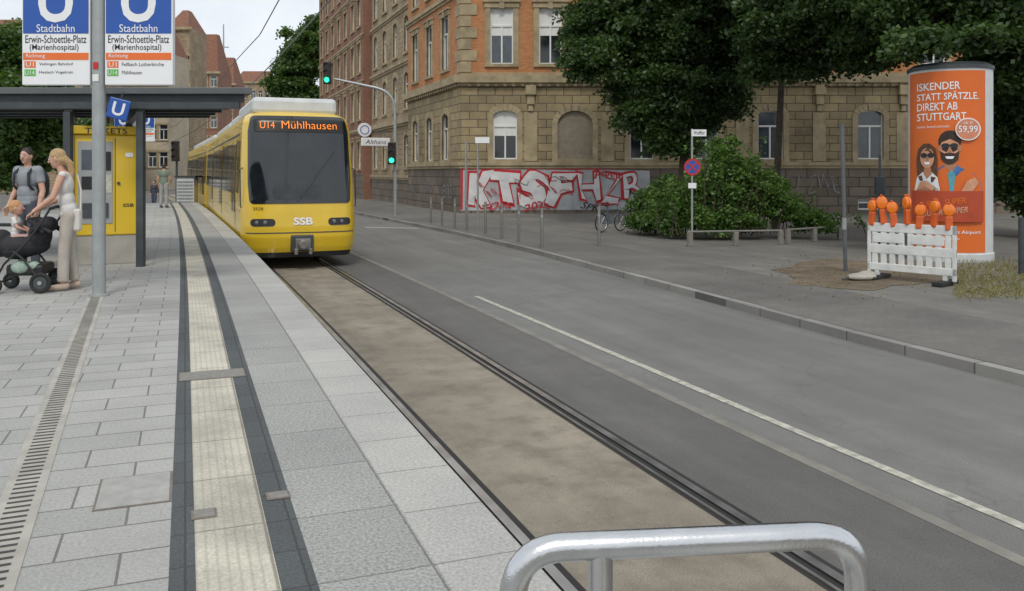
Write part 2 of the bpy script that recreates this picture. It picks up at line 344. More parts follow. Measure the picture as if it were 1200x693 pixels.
# ---------------------------------------------------------------- buildings
class Fr:
    def __init__(s,P0,d): s.p=Vector((P0[0],P0[1],0)); s.d=Vector((d[0],d[1],0)).normalized(); s.n=Vector((s.d.y,-s.d.x,0))
    def w(s,u,n,z): return s.p+s.d*u+s.n*n+Vector((0,0,z))
    def box(s,mb,u0,u1,n0,n1,z0,z1,m=0):
        vs=[s.w(u,n,z) for u in (u0,u1) for n in (n1,n0) for z in (z0,z1)]
        mb.add(vs,[(0,1,3,2),(4,6,7,5),(0,4,5,1),(2,3,7,6),(0,2,6,4),(1,5,7,3)],m)
def wallgrid(mb,F,W,z0,z1,ops,bands,revm):
    us=sorted(set([0,W]+[o[0] for o in ops]+[o[1] for o in ops])); zs=sorted(set([z0,z1]+[o[2] for o in ops]+[o[3] for o in ops]+[b[0] for b in bands if z0<b[0]<z1]))
    def bm(z):
        r=bands[0][1]
        for b,mi in bands:
            if z>=b: r=mi
        return r
    for i in range(len(us)-1):
        for j in range(len(zs)-1):
            u,z=(us[i]+us[i+1])/2,(zs[j]+zs[j+1])/2
            if any(o[0]<u<o[1] and o[2]<z<o[3] for o in ops): continue
            a,b,c,d=us[i],us[i+1],zs[j],zs[j+1]
            mb.quad(F.w(a,0,c),F.w(b,0,c),F.w(b,0,d),F.w(a,0,d),bm(z),[(a,c),(b,c),(b,d),(a,d)])
    for o in ops:
        a,b,c,d=o[:4]; dp=-.32
        for q in (((a,0,c),(a,dp,c),(a,dp,d),(a,0,d)),((b,0,c),(b,0,d),(b,dp,d),(b,dp,c)),((a,0,c),(b,0,c),(b,dp,c),(a,dp,c)),((a,0,d),(a,dp,d),(b,dp,d),(b,0,d))):
            mb.quad(*[F.w(*k) for k in q],revm)
        if len(o)>4 and o[4]:
            r=o[4]; n=8; mid=(a+b)/2; hw_=(b-a)/2; bmi=bm((c+d)/2)
            arc=[(mid-hw_*math.cos(PI*k/n),d-r+r*math.sin(PI*k/n)) for k in range(n+1)]
            for k in range(n):
                (x0,y0),(x1,y1)=arc[k],arc[k+1]
                mb.quad(F.w(x0,0,y0),F.w(x1,0,y1),F.w(x1,0,d),F.w(x0,0,d),bmi,[(x0,y0),(x1,y1),(x1,d),(x0,d)])
                mb.quad(F.w(x0,0,y0),F.w(x0,dp,y0),F.w(x1,dp,y1),F.w(x1,0,y1),revm)
def window(F,o,parent,origin,style='sash',fm='frame',glass='glassmid',sur='stone',sw=.2,lod=0):
    a,b,c,d=o[:4]; m=MB(); t=.07; arch=o[4] if len(o)>4 else 0
    if style=='shutter':
        F.box(m,a,b,-.2,-.14,c,d)
        for i in range(int((d-c)/.12)): F.box(m,a,b,-.14,-.128,c+i*.12,c+i*.12+.09)
        w_=m.build('window_shutter',pm('shutter',(.27,.23,.17),.7,.15),parent,origin)
    else:
        F.box(m,a,b,-.22,-.12,c,c+t); F.box(m,a,b,-.22,-.12,d-t,d); F.box(m,a,a+t,-.22,-.12,c+t,d-t); F.box(m,b-t,b,-.22,-.12,c+t,d-t)
        mu=(a+b)/2; tz=c+(d-c)*.68
        if style!='plain' : F.box(m,mu-.04,mu+.04,-.2,-.11,c+t,tz-.04)
        F.box(m,a+t,b-t,-.2,-.105,tz-.04,tz+.05)
        w_=m.build('window',fm,parent,origin)
        g=MB(); F.box(g,a+t,b-t,-.19,-.17,c+t,d-t); g.build('pane',glass,w_,origin)
        if style=='blind':
            g=MB(); F.box(g,a+t,b-t,-.168,-.16,tz-.5,d-t); g.build('blind','frame',w_,origin)
    if lod<2 and style!='plain':
        g=MB(); F.box(g,a-sw,b+sw,-.1,.12,c-.16,c-.001); g.build('sill',sur,w_,origin)
        g=MB(); F.box(g,a-sw,a,-.05,.05,c,d-arch); F.box(g,b,b+sw,-.05,.05,c,d-arch)
        if arch:
            n=9; mid=(a+b)/2; hw_=(b-a)/2
            for k in range(n):
                a0=PI*k/n+.012;a1=PI*(k+1)/n-.012; q=[]
                for aa,rr,zz_ in ((a0,hw_,arch),(a1,hw_,arch),(a1,hw_+sw,arch+sw*1.3),(a0,hw_+sw,arch+sw*1.3)): q.append((mid-rr*math.cos(aa),d-arch+zz_*math.sin(aa)))
                pr=.1 if k==n//2 else .05; f_=[F.w(u,pr,z) for u,z in q]; b_=[F.w(u,.001,z) for u,z in q]
                g.add(f_+b_,[(0,1,2,3),(0,4,5,1),(1,5,6,2),(2,6,7,3),(3,7,4,0)])
        else:
            F.box(g,a-sw-.04,b+sw+.04,-.05,.09,d,d+.28)
            if lod<1: F.box(g,(a+b)/2-.13,(a+b)/2+.13,.0,.15,d-.06,d+.36); F.box(g,a-sw-.1,b+sw+.1,-.05,.17,d+.281,d+.37)
        g.build('surround',sur,w_,origin)
    return w_
def building(label,fronts,z1,mats,bands,depth,base,roofm='rooftile',sur='stone',lod=0,cornices=(),roofh=3,name='building',z0=.1,sw=.2,glass='glassmid'):
    root=thing(name,label,'building',base); m=MB()
    for (P0,d,W,ops) in fronts:
        F=Fr(P0,d); wallgrid(m,F,W,z0,z1,ops,bands,len(mats)-1)
    F=Fr(fronts[0][0],fronts[0][1]); W=fronts[0][2]
    if len(fronts)==1:
        for q in (((0,0),(0,-depth)),((0,-depth),(W,-depth)),((W,-depth),(W,0))):
            (a,b),(c,d)=q; l=math.hypot(c-a,d-b); m.quad(F.w(a,b,z0),F.w(c,d,z0),F.w(c,d,z1),F.w(a,b,z1),bands[-1][1],[(0,z0),(l,z0),(l,z1),(0,z1)])
        pts=[F.w(0,.3,z1),F.w(W,.3,z1),F.w(W,-depth,z1),F.w(0,-depth,z1)]; rp=[F.w(1.2,-depth*.4,z1+roofh),F.w(W-1.2,-depth*.4,z1+roofh),F.w(W-1.2,-depth*.6,z1+roofh),F.w(1.2,-depth*.6,z1+roofh)]
    else:
        G=Fr(fronts[1][0],fronts[1][1]); A=G.w(0,0,0); C=F.w(W,0,0); B=F.w(0,0,0); D=A+(C-B)
        for a,b in ((C,D),(D,A)):
            l=(b-a).length; z=Vector((0,0,1)); m.quad(a+z*z0,b+z*z0,b+z*z1,a+z*z1,bands[-1][1],[(0,z0),(l,z0),(l,z1),(0,z1)])
        Z=Vector((0,0,z1)); pts=[A+Z,B+Z,C+Z,D+Z]; ce=(A+B+C+D)/4; rp=[p.lerp(ce+Z,.35)+Vector((0,0,roofh)) for p in pts]
    m.build('wall',mats,root,base)
    r=MB().add(pts+rp,[(0,1,5,4),(1,2,6,5),(2,3,7,6),(3,0,4,7),(4,5,6,7),(3,2,1,0)]); r.build('roof',roofm,root,base)
    for (P0,d,W,ops) in fronts:
        F=Fr(P0,d)
        for i,o in enumerate(ops):
            st=o[5] if len(o)>5 else 'sash'; window(F,o,root,base,st,sur=sur,lod=lod,sw=sw,glass=random.choice([glass,'glassdark']))
        for (za,zb,pr) in cornices:
            g=MB(); F.box(g,-pr,W+(pr if len(fronts)==1 else -.01),-.02,pr,za,zb); F.box(g,-pr*.5,W,-.01,pr*.5,za-.15,za-.002); g.build('cornice',sur,root,base)
    return root
d1=(CT,-ST); C1=at(540,250,.12); C1.z=.12
pxu=.04477
def ux(px): return (px-540)*pxu
ops=[]
for px,wd,st in ((592,1.25,'blind'),(674,1.85,'shutter'),(752,1.25,'sash'),(828,1.25,'sash'),(903,1.35,'sash'),(1020,1.35,'sash'),(1095,1.35,'sash'),(1170,1.35,'sash'),(1240,1.35,'sash')):
    u=ux(px); ops.append((u-wd/2,u+wd/2,2.95,5.5,.28 if px!=674 else .7,st))
for px in (588,645,752,828,903,1020,1095,1170,1240):
    u=ux(px); ops.append((u-.6,u+.6,7.95,10.9,0,'blind' if px in(588,645) else 'sash')); ops.append((u-.6,u+.6,12.6,15.2,0,'sash'))
for px in (672,903,1020): ops.append((ux(px)-.65,ux(px)+.65,.3,.85,0,'plain'))
TE=54.1
ops2=[]
for t in (45.6,48.9,52.2):
    u=TE-t
    for a,b,r in ((2.95,5.5,.28),(7.95,10.9,0),(12.6,15.2,0)): ops2.append((u-.6,u+.6,a,b,r,'sash'))
CB=(C1.x,C1.y,.1)
B1=building('ochre sandstone corner house with orange brick upper storeys and red graffiti on its base',[((C1.x,C1.y),d1,34.0,ops),((C1.x,TE),(0,-1),TE-C1.y,ops2)],17.5,['plinth','ashlar','brickorange','stone'],[(0,0),(2.6,1),(7.0,3),(7.5,2),(11.75,3),(12.1,2)],14,CB,cornices=[(2.62,2.8,.14),(6.95,7.3,.32),(11.75,11.95,.18),(17.1,17.5,.6)],sw=.28)
F1=Fr((C1.x,C1.y),d1); F2=Fr((C1.x,TE),(0,-1)); W2=TE-C1.y
m=MB()
for i in range(16):
    z=7.5+i*.6; l=.85 if i%2 else .55
    if z+.57>17: break
    F1.box(m,.0,l,.0,.05,z+.02,z+.57); F2.box(m,W2-l,W2+.05,.0,.05,z+.02,z+.57)
m.build('quoins','stone',B1,CB)
for px in (622,712,790,870,960,1058):
    m=MB(); u=ux(px); F1.box(m,u-.28,u+.28,.0,.3,6.3,6.8); F1.box(m,u-.2,u+.2,.0,.2,5.8,6.29); F1.box(m,u-.13,u+.13,.0,.12,5.45,5.79); m.build('bracket','stone',B1,CB,bev=.04)
    m=MB(); F1.box(m,u-.34,u+.34,.0,.04,2.85,5.4); m.build('pilaster','stone',B1,CB)
for F_,W_ in ((F1,27),(F2,W2)):   # small dentils under the main cornice
    u=.4
    while u<W_-.3: m=MB(); F_.box(m,u,u+.17,.002,.22,6.78,6.94); m.build('dentil','stone',B1,CB); u+=.46
gm=[pm('gwhite',(.62,.62,.62),.7,.15,2),pm('gred',(.47,.025,.035),.7,.2,2),'ink',pm('gsilver',(.40,.41,.42),.6,.25,1.5),pm('ggrey',(.22,.22,.22),.7,.3,1.5)]
def wob(x,z): return x+.10*math.sin(z*4.1+x*1.7),z+.10*math.sin(x*3.3+z)
gr=MB()
def gpoly(pts,n,m_): gr.add([F1.w(u,n,z) for u,z in pts],[tuple(range(len(pts)))],m_)
def gtext(s,u0,u1,z0,z1,n,m_,off=0,shear=0,mb=None): textmb(mb or gr,s,u0,u1,z0,z1,n,m_,hook=lambda x,z,y:tuple(F1.w(wob(x,z)[0],y,wob(x,z)[1])),off=off,shear=shear)
gpoly([(-.02,.25),(5.8,.3),(9.9,.3),(9.95,1.2),(9.9,2.35),(5.2,2.45),(-.02,2.45)],.012,3)
gpoly([(-.02,2.38),(3,2.44),(6,2.38),(9.0,2.46),(9.1,2.58),(-.02,2.6)],.016,1); gpoly([(-.02,.3),(.10,.3),(.12,2.4),(-.02,2.4)],.017,1)
for i,(ch_,a,b,sh_) in enumerate((('K',.3,1.8,.15),('T',1.55,3.1,-.1),('S',2.95,4.65,.1),('F',4.4,6.1,.25),('H',6.0,7.4,-.15),('Z',7.3,8.6,.2),('R',8.55,9.6,0))):
    dz=(.0,.10,-.06,.06,.35,.2,.5)[i]; n=.022+.006*i; top=2.42-(.0,.06,0,.06,.05,.15,.1)[i]
    gtext(ch_,a-.08,b+.08,.38+dz,top,n,1,(.11,.11,.11,.11,.06,.05,.04)[i],sh_); gtext(ch_,a+.04,b-.04,.50+dz,top-.12,n+.03,0,(.065,.065,.06,.06,.02,.01,.0)[i],sh_)
gtext('POER',6.9,8.5,1.95,2.25,.1,1,.02,.2); gtext('TOES',1.2,2.7,.30,.66,.09,1,.02,.2); gtext('2025',3.2,4.7,.30,.66,.09,1,.02,.1); gtext('SPK',6.3,7.2,.32,.7,.034,2,.0,.3)
for i in range(14):
    u=random.uniform(.2,9.2); z=random.uniform(.45,2.1); pts=[F1.w(u+math.sin(k*.9+i)*.25+k*.06,.09,z+math.cos(k*1.3+i)*.18) for k in range(8)]; gr.tube(pts,.014,4,random.choice([1,1,2]))
gr.build('graffiti',gm,B1,CB)
for s_,a,b,c_,d_,sh_ in (('ROKY',16.0,18.0,1.3,2.2,.3),('ZWE',18.2,19.8,1.2,2.1,-.2),('wak',12.3,13.8,.7,1.5,.2)):
    k_=MB(); gtext(s_,a,b,c_,d_,.02,0,-.02,sh_,k_); k_.build('graffiti',gm[4],B1,CB)
for i,(u,z,s) in enumerate(((1.0,1.2,'skr'),(4.2,1.5,'tko'),(8,1.2,'ens'))): k_=MB(); textmb(k_,s,u,u+1.8,z-.4,z+.4,.02,0,hook=lambda x,zz,y:tuple(F2.w(x,y,zz)),off=-.01,shear=.2); k_.build('graffiti','ggrey',B1,CB)
def rows(us,zz,w=.6,st='sash',arch=0): return [(u-w,u+w,a,b,arch,st) for u in us for a,b in zz]
zz=[(2.6,4.8),(6.6,9.0),(10.4,12.8),(14.2,16.4),(18,20)]
b2=(13.9,67.6,.1); building('tan stone house with tall windows between the corner house and the red brick house',[((13.9,67.6),(0,-1),13.2,rows((1.6,4.8,8.2,11.5),zz,.6,arch=.25))],21.5,['plinth','tanstone','stone'],[(0,0),(2.0,1)],14,b2,lod=0,cornices=[(1.9,2.1,.12),(5.6,5.95,.3),(9.7,9.9,.15),(13.4,13.6,.15),(17.2,17.4,.2)],sw=.25)
b3=(13.3,92.0,.1); building('red brick house with pale window frames farthest along the right side',[((13.3,92.0),(0,-1),24.0,rows((2,5.5,9,12.5,16,19.5,22.3),zz))],24,['plinth','brickred','stone'],[(0,0),(2.2,1)],14,b3,lod=0,cornices=[(5.6,5.8,.2),(9.6,9.75,.12),(13.3,13.45,.12),(17.1,17.25,.12)],sw=.2)
def farb(label,pxa,pxb,Y,ytop,mats,roofh,nu,dep=7):
    z=H+(YH-ytop)/1000*Y; a=atd(pxa,Y,0); W=(pxb-pxa)*Y/1000; us=[W*(i+.5)/nu for i in range(nu)]
    zs=[(3+3.6*i,5+3.6*i) for i in range(int((z-5.6)/3.6)+1)]
    return building(label,[((a.x,a.y),(CT,-ST),W,rows(us,zs,.55))],z,mats,[(0,0)],dep,(a.x,a.y,0),lod=1,roofh=roofh,z0=0,cornices=[(z-.4,z,.4)],sw=.15)
farb('tall brown brick house closing the street above the shelter roof',196,222,125,32,['tanstone','stone'],3,3)
farb('cream plastered house behind the ticket machine and far stop sign',120,198,112,62,['cream','frame'],4,6)
farb('red roofed brown house just behind the rear of the tram',222,256,150,84,['brickred','stone'],7,3)
farb('low brick house with a steep roof above the tram roof',252,275,185,98,['brickred','stone'],6,2)
farb('pale house with a grey blue upper floor farthest up the street',275,318,215,96,['tanstone','stone'],3,5)
farb('ochre house behind the trees left of the platform',-60,110,95,60,['tanstone','stone'],4,9)
q=atd(262,188,16); m=MB(); m.tube([q,q+Vector((0,0,19))],[.3,.12],6)
for k in range(3): m.tube([q+Vector((-1.1,0,9+k*2.5)),q+Vector((1.1,0,9+k*2.5))],.12,5)
tag(m.build('radio_mast','galv',origin=q),'thin radio mast with short cross arms rising above the distant roofs','mast')
# trees
tree('dense dark tree in front of the corner house, its crown hanging to the shrub',tuple(atd(800,33,.12)),9,.25,[E(735,30,34,75,60,2.6),E(800,20,34,85,80,3),E(700,65,33,42,35,1.6),E(775,105,33,42,62,2.2),E(825,105,34,42,65,2),E(745,120,33.5,30,40,1.3),E(850,30,34,60,75,2.4),E(790,165,33,26,22,1.2),E(760,-90,34,120,80,4),E(820,-260,33,110,90,4)],.6,.5,270,.17,'leafdark',fork=.7)  # topmost crown lobe is out of view, added to help shade the facade
tree('broad dark tree whose branches overhang the footway and the advertising column',tuple(atd(908,31,.12)),8.5,.13,[E(930,20,27,60,45,2),E(900,65,28,32,30,1.4),E(1000,10,25,70,45,2.2),E(1080,0,23,80,46,2),E(1160,0,22,80,50,2),E(960,65,28,45,24,1.5),E(1020,62,26,32,22,1.3),E(1075,48,20.6,34,8,.8),E(1135,46,20.6,26,10,.8),E(1100,-90,25,190,70,4),E(900,-60,29,90,70,3),E(1000,-280,33,150,100,4.5),E(1180,-260,32,140,110,4.5)],.6,.48,260,.16,'leafdark',fork=.75)  # last crown lobes, high above the view, are added to shade the house wall
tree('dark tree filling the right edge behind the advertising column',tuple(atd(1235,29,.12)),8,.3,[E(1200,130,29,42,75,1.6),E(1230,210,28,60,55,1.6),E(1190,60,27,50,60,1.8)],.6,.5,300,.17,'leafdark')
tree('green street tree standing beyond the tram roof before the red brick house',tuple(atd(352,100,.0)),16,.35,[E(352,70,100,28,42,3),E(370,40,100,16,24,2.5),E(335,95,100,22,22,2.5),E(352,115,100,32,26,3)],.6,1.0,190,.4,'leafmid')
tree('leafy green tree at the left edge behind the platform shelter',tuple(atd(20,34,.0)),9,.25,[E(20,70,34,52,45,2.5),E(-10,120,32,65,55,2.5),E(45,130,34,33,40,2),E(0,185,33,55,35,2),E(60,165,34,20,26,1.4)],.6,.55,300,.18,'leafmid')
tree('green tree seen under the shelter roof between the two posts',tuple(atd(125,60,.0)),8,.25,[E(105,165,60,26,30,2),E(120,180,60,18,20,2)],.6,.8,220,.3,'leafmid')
sb=thing('shrub','bright green leafy shrub growing behind the low rail','shrub',tuple(atd(850,27.5,.12)))
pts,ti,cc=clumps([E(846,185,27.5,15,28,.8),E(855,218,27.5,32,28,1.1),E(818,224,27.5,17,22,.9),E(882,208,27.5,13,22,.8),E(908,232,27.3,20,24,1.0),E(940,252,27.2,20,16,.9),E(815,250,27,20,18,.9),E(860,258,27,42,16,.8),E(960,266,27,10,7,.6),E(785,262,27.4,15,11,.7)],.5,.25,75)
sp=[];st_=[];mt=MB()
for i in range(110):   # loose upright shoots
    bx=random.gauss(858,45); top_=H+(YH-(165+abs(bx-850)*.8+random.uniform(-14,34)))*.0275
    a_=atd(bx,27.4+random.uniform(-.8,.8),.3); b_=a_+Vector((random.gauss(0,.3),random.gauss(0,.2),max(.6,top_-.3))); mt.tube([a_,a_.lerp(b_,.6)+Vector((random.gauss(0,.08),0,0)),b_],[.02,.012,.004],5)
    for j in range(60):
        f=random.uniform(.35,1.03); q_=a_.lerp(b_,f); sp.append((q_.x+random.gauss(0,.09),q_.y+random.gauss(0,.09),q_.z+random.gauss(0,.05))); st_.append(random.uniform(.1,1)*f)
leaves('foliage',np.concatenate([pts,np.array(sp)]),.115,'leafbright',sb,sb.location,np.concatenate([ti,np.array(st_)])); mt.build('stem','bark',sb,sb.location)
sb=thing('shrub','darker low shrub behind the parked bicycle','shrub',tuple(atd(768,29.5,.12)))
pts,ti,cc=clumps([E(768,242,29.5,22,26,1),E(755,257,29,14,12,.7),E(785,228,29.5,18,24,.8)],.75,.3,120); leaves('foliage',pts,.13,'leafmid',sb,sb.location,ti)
m=MB()
for i in range(6): m.tube([sb.location,Vector(cc[i*2%len(cc)])],[.03,.01],5)
m.build('stem','bark',sb,sb.location)
n=5000; pp=[]
for i in range(n):
    q=at(random.uniform(1118,1330),random.uniform(306,350)+random.gauss(0,2),.12); pp.append((q.x,q.y,.12+random.uniform(.02,.07)))
tag(leaves('grass',pp,.13,'grassdry',up=1.2,wid=.06),'dry straw coloured grass at the foot of the advertising column','grass',kind='stuff')
pp=[]
for i in range(700):
    q=at(random.gauss(1010,70),random.gauss(318,16),.12)
    if q.x>K(q.y)+.2 and q.y<40 and q.y>5: pp.append((q.x,q.y,.137))
tag(leaves('leaf_litter',pp,.04,'grassdry'),'scattered dry leaves on the footway under the trees','leaves',kind='stuff')
# ---------------------------------------------------------------- tram
def ip(x,T): return float(np.interp(x,[a for a,b in T],[b for a,b in T]))
HW=[(.28,1.25),(.5,1.31),(.8,1.325),(1.7,1.325),(3.2,1.265),(3.42,1.24),(3.58,1.17),(3.66,1.04),(3.71,.8)]
PR=[(.28,.15),(.5,.06),(.75,.0),(1.0,.0),(1.35,.05),(1.6,.10),(2.4,.22),(3.2,.36),(3.45,.43),(3.58,.55),(3.66,.75),(3.71,1.1)]
def fy(x,z):
    s=min(1,abs(x)/ip(z,HW)); return ip(z,PR)+.14*s**2+.40*s**12
def FS(x,z,o=0): return (x,fy(x,z)-o,z)
tram=thing('tram','yellow light rail train arriving at the platform with orange destination display','tram',(2.6+curve(20.4),20.1,0),R(1.0))
TL=19.0
def shell(L,front=True):
    m=MB(); zs=sorted(set([round(z,3) for z,_ in HW+PR]+[round(x,3) for x in np.linspace(.28,3.6,50)])); nx=44; rowsv=[]
    for z in zs:
        h=ip(z,HW); r=[]
        for i in range(nx+1):
            s=-math.cos(PI*i/nx) ; x=h*s; r.append((x,fy(x,z) if front else .02,z))
        rowsv.append(r)
    vs=[p for r in rowsv for p in r]; fs=[]
    for j in range(len(zs)-1):
        for i in range(nx): a=j*(nx+1)+i; fs.append((a,a+1,a+nx+2,a+nx+1))
    m.add(vs,fs)
    for j in range(len(zs)-1):
        for e in (0,nx):
            a,b=rowsv[j][e],rowsv[j+1][e]; m.quad(a,b,(b[0],L,b[2]),(a[0],L,a[2]))
    t=rowsv[-1]
    for i in range(nx): a,b=t[i],t[i+1]; m.quad(a,b,(b[0],L,b[2]),(a[0],L,a[2]))
    for j in range(len(zs)-1): m.quad(*( (rowsv[j][0][0],L,zs[j]),(rowsv[j][nx][0],L,zs[j]),(rowsv[j+1][nx][0],L,zs[j+1]),(rowsv[j+1][0][0],L,zs[j+1])))
    m.quad((-1.2,.6,.29),(1.2,.6,.29),(1.2,L,.29),(-1.2,L,.29))
    return m
def patch(cx,h0,z0,z1,off,r=.1,nx=30,nz=40,hf=None,m=0,mb=None):
    mb=mb or MB(); vs=[];fs=[]
    zl=[z0+(z1-z0)*(.5-.5*math.cos(PI*j/nz)) for j in range(nz+1)]
    for z in zl:
        h=hf(z) if hf else h0; dz=min(z-z0,z1-z)
        if dz<r: h=h-(r-math.sqrt(max(0,r*r-(r-dz)**2)))
        for i in range(nx+1): x=cx-h*math.cos(PI*i/nx); vs.append(FS(x,z,off))
    for j in range(nz):
        for i in range(nx): a=j*(nx+1)+i; fs.append((a,a+1,a+nx+2,a+nx+1))
    return mb.add(vs,fs,m)
shell(TL).build('body','tyellow',tram,smooth=True)
ws=patch(0,1.1,1.52,3.57,.016,.09,30,60,lambda z:ip(z,[(1.52,1.15),(2.0,1.18),(3.2,1.16),(3.57,1.09)])).build('windscreen','glassdark',tram,smooth=True)
patch(0,1.04,3.18,3.49,.03,.03,30,8).build('destination_display',pm('dispblack',(.01,.008,.006),.3,.1),ws,smooth=True)
text('U14',-.90,-.58,3.26,3.42,.06,'led',ws,hook=lambda x,z,y:FS(x,z,y),off=-.012); text('Mühlhausen',-.42,.86,3.26,3.44,.06,'led',ws,hook=lambda x,z,y:FS(x,z,y),off=-.012)
m=MB(); m.tube([FS(-.1,1.58,.04),FS(.25,2.0,.04),FS(.55,2.45,.04)],.012,6); m.tube([FS(.3,2.1,.045),FS(.8,2.75,.045)],.01,6); m.build('wiper','black',ws)
m=patch(-.1,.55,1.62,1.95,.022,.1,10,6); m.build('dashboard_outline',pm('dash',(.03,.034,.04),.25,.3,3),ws)
for s in (-1,1):
    h=patch(s*.87,.27,1.01,1.18,.014,.08,14,10).build('headlight','black',tram,smooth=True); k=MB()
    for dx in (-.13,.05):
        c=FS(s*.87+dx,1.095,.012); k.ball(c,(.045,.012,.045),12,8)
    k.build('lens',pm('lens2',(.16,.17,.17),.12,.1,spec=.8),h,smooth=True)
text('SSB',-.2,.24,1.03,1.20,.02,'signwhite',tram,'logo',hook=lambda x,z,y:FS(x,z,y),off=.03); text('3528',-1.08,-.86,1.38,1.45,.02,'ink',tram,hook=lambda x,z,y:FS(x,z,y))
m=patch(0,1.24,.84,.865,.006,.01,30,2); m.build('seam','darksteel',tram)
m=patch(0,1.18,.28,.40,.010,.01,30,6); m.build('bumper','black',tram)
m=MB(); m.box(-.26,.26,-.03,.3,.42,.80); m.build('coupler_hatch','darksteel',tram,bev=.03)
m=MB(); m.box(-.17,.17,-.16,.02,.46,.72); m.lathe([(.09,-.26),(.12,-.24),(.12,-.16)],(0,0,.59),16,0,'y'); m.box(-.2,-.12,-.2,-.1,.36,.5); m.box(.12,.2,-.2,-.1,.36,.5); m.build('coupler',pm('coup',(.2,.19,.18),.5,.3,8,.5),tram,bev=.015)
for s in (-1,1):
    m=MB(); x=s*1.27; m.tube([(x,.62,1.4),(x+s*.06,.50,1.45),(x+s*.06,.56,2.3),(x,.68,2.35)],.014,6); m.build('grab_rail','black',tram)
m=MB(); m.box(-1.02,.98,1.0,5.2,3.64,4.04); m.box(-.95,.95,5.6,9.5,3.64,3.97); m.box(-.95,.95,10,TL-.8,3.64,3.95); m.build('roof_fairing','roofgrey',tram,bev=.1)
def sideparts(tr,L,y0):
    for s in (-1,1):
        def sx(z,o): return s*(ip(z,HW)+o)
        def panel(name,ya,yb,za,zb,mat,par,o=.006):
            m=MB(); zl=[za,(za+zb)/2,zb] if not (za<1.7<zb) else [za,1.7,zb]
            for a,b in zip(zl[:-1],zl[1:]): m.quad((sx(a,o),ya,a),(sx(a,o),yb,a),(sx(b,o),yb,b),(sx(b,o),ya,b))
            return m.build(name,mat,par)
        panel('side_window',y0+.45,y0+1.25,1.75,3.0,'glassdark',tr)
        y=y0+1.5; kind=0
        while y<L-1.2:
            if kind%3==0:
                d=panel('door',y,y+1.35,.62,3.1,'tyellow',tr,.012)
                for k in (0,1): panel('door_window',y+.08+k*.66,y+.6+k*.66,1.25,2.95,'glassdark',d,.018)
                y+=1.5
            else:
                panel('side_window',y,y+2.0,1.72,3.0,'glassdark',tr); y+=2.12
            kind+=1
        panel('skirt_line',y0+.2,L-.05,.5,.54,'darksteel',tr,.004)
        panel('roof_band',y0+.8,L-.05,3.13,3.18,'darksteel',tr,.004)
sideparts(tram,TL,.7)
m=MB(); m.box(-1.1,1.1,TL,TL+.7,.5,3.5); m.build('gangway','black',tram)
for yb in (2.6,TL-4.0):
    m=MB()
    for dy in (0,1.9):
        for s in (-.74,.74): m.lathe([(.3,-.06),(.36,-.05),(.36,.05),(.3,.06)],(s,yb+dy,.36),20,0,'x')
    m.box(-.9,.9,yb-.2,yb+2.1,.3,.5); m.build('bogie','darksteel',tram)
rc=shell(TL,False).build('rear_car_body','tyellow',tram,smooth=True); rc.location=(0,TL+.7,0); rc.rotation_euler=(0,0,R(1.3)); sideparts(rc,TL,.1)
m=MB(); m.box(-.95,.95,.8,8,3.64,3.95); m.box(-.95,.95,8.5,TL-1,3.64,3.95); m.build('roof_fairing','roofgrey',rc,bev=.1)
for z,l in ((5.5,'lower contact wire over the track, above the tram'),(6.9,'upper carrying wire over the track against the sky')):
    pts=[(2.6+curve(t),t,z+ (0 if z<6 else .35*abs(math.sin(t*PI/30)))) for t in range(-6,120,3)]
    tag(MB().tube(pts,.018,5).build('overhead_wire','black'),l,'wire')
# ---------------------------------------------------------------- station sign
def station_sign(base,lab):
    r=thing('station_sign',lab,'sign',base,-TH,)
    MB().lathe([(.074,0),(.074,4.2)],n=20).build('pole','galv',r,smooth=True); z0=-HP
    MB().lathe([(.11,0),(.11,.02),(.08,.03)],n=20).build('base_plate','galv',r)
    for k,s in enumerate((-1,1)):
        x0,x1=(-.87,-.085) if s<0 else (.085,.87)
        MBp=MB(); MBp.box(x0,x1,-.04,.04,3.24+z0,4.62+z0); p=MBp.build('sign_panel','signwhite',r,bev=.01)
        MB().box(x0+.015,x1-.015,-.045,-.0405,3.835+z0,4.6+z0).build('blue_field','blue',p)
        xc=(x0+x1)/2; text('U',xc-.2,xc+.2,3.96+z0,4.5+z0,-.048,'signwhite',p,off=.02); text('Stadtbahn',xc-.22,xc+.22,3.85+z0,3.94+z0,-.048,'signwhite',p)
        text('Erwin-Schoettle-Platz',x0+.04,x1-.04,3.725+z0,3.815+z0,-.043,'ink',p,off=.005); text('(Marienhospital)',x0+.09,x1-.13,3.625+z0,3.712+z0,-.043,'ink',p,off=.005)
        MB().box(x0+.015,x1-.015,-.0435,-.0405,3.53+z0,3.612+z0).build('orange_stripe','orange',p); text('Richtung',x0+.05,x0+.27,3.545+z0,3.6+z0,-.046,'signwhite',p)
        MB().box(x0+.03,x0+.16,-.0435,-.0405,3.44+z0,3.515+z0).build('line_badge','orange',p); MB().box(x0+.03,x0+.16,-.0435,-.0405,3.345+z0,3.42+z0).build('line_badge','green',p)
        text('U1',x0+.05,x0+.14,3.452+z0,3.503+z0,-.046,'signwhite',p); text('U14',x0+.04,x0+.15,3.357+z0,3.408+z0,-.046,'signwhite',p)
        a,b=(('Vaihingen Bahnhof','Heslach Vogelrain'),('Fellbach Lutherkirche','Mühlhausen'))[k]
        text(a,x0+.2,x0+.2+.023*len(a),3.458+z0,3.5+z0,-.043,'ink',p); text(b,x0+.2,x0+.2+.023*len(b),3.363+z0,3.405+z0,-.043,'ink',p)
    m=MB(); m.box(-.03,.03,-.082,-.078,3.42+z0,3.5+z0); m.build('sticker','red',r); MB().box(-.035,.035,-.083,-.078,3.28+z0,3.36+z0).build('sticker','white',r)
    return r
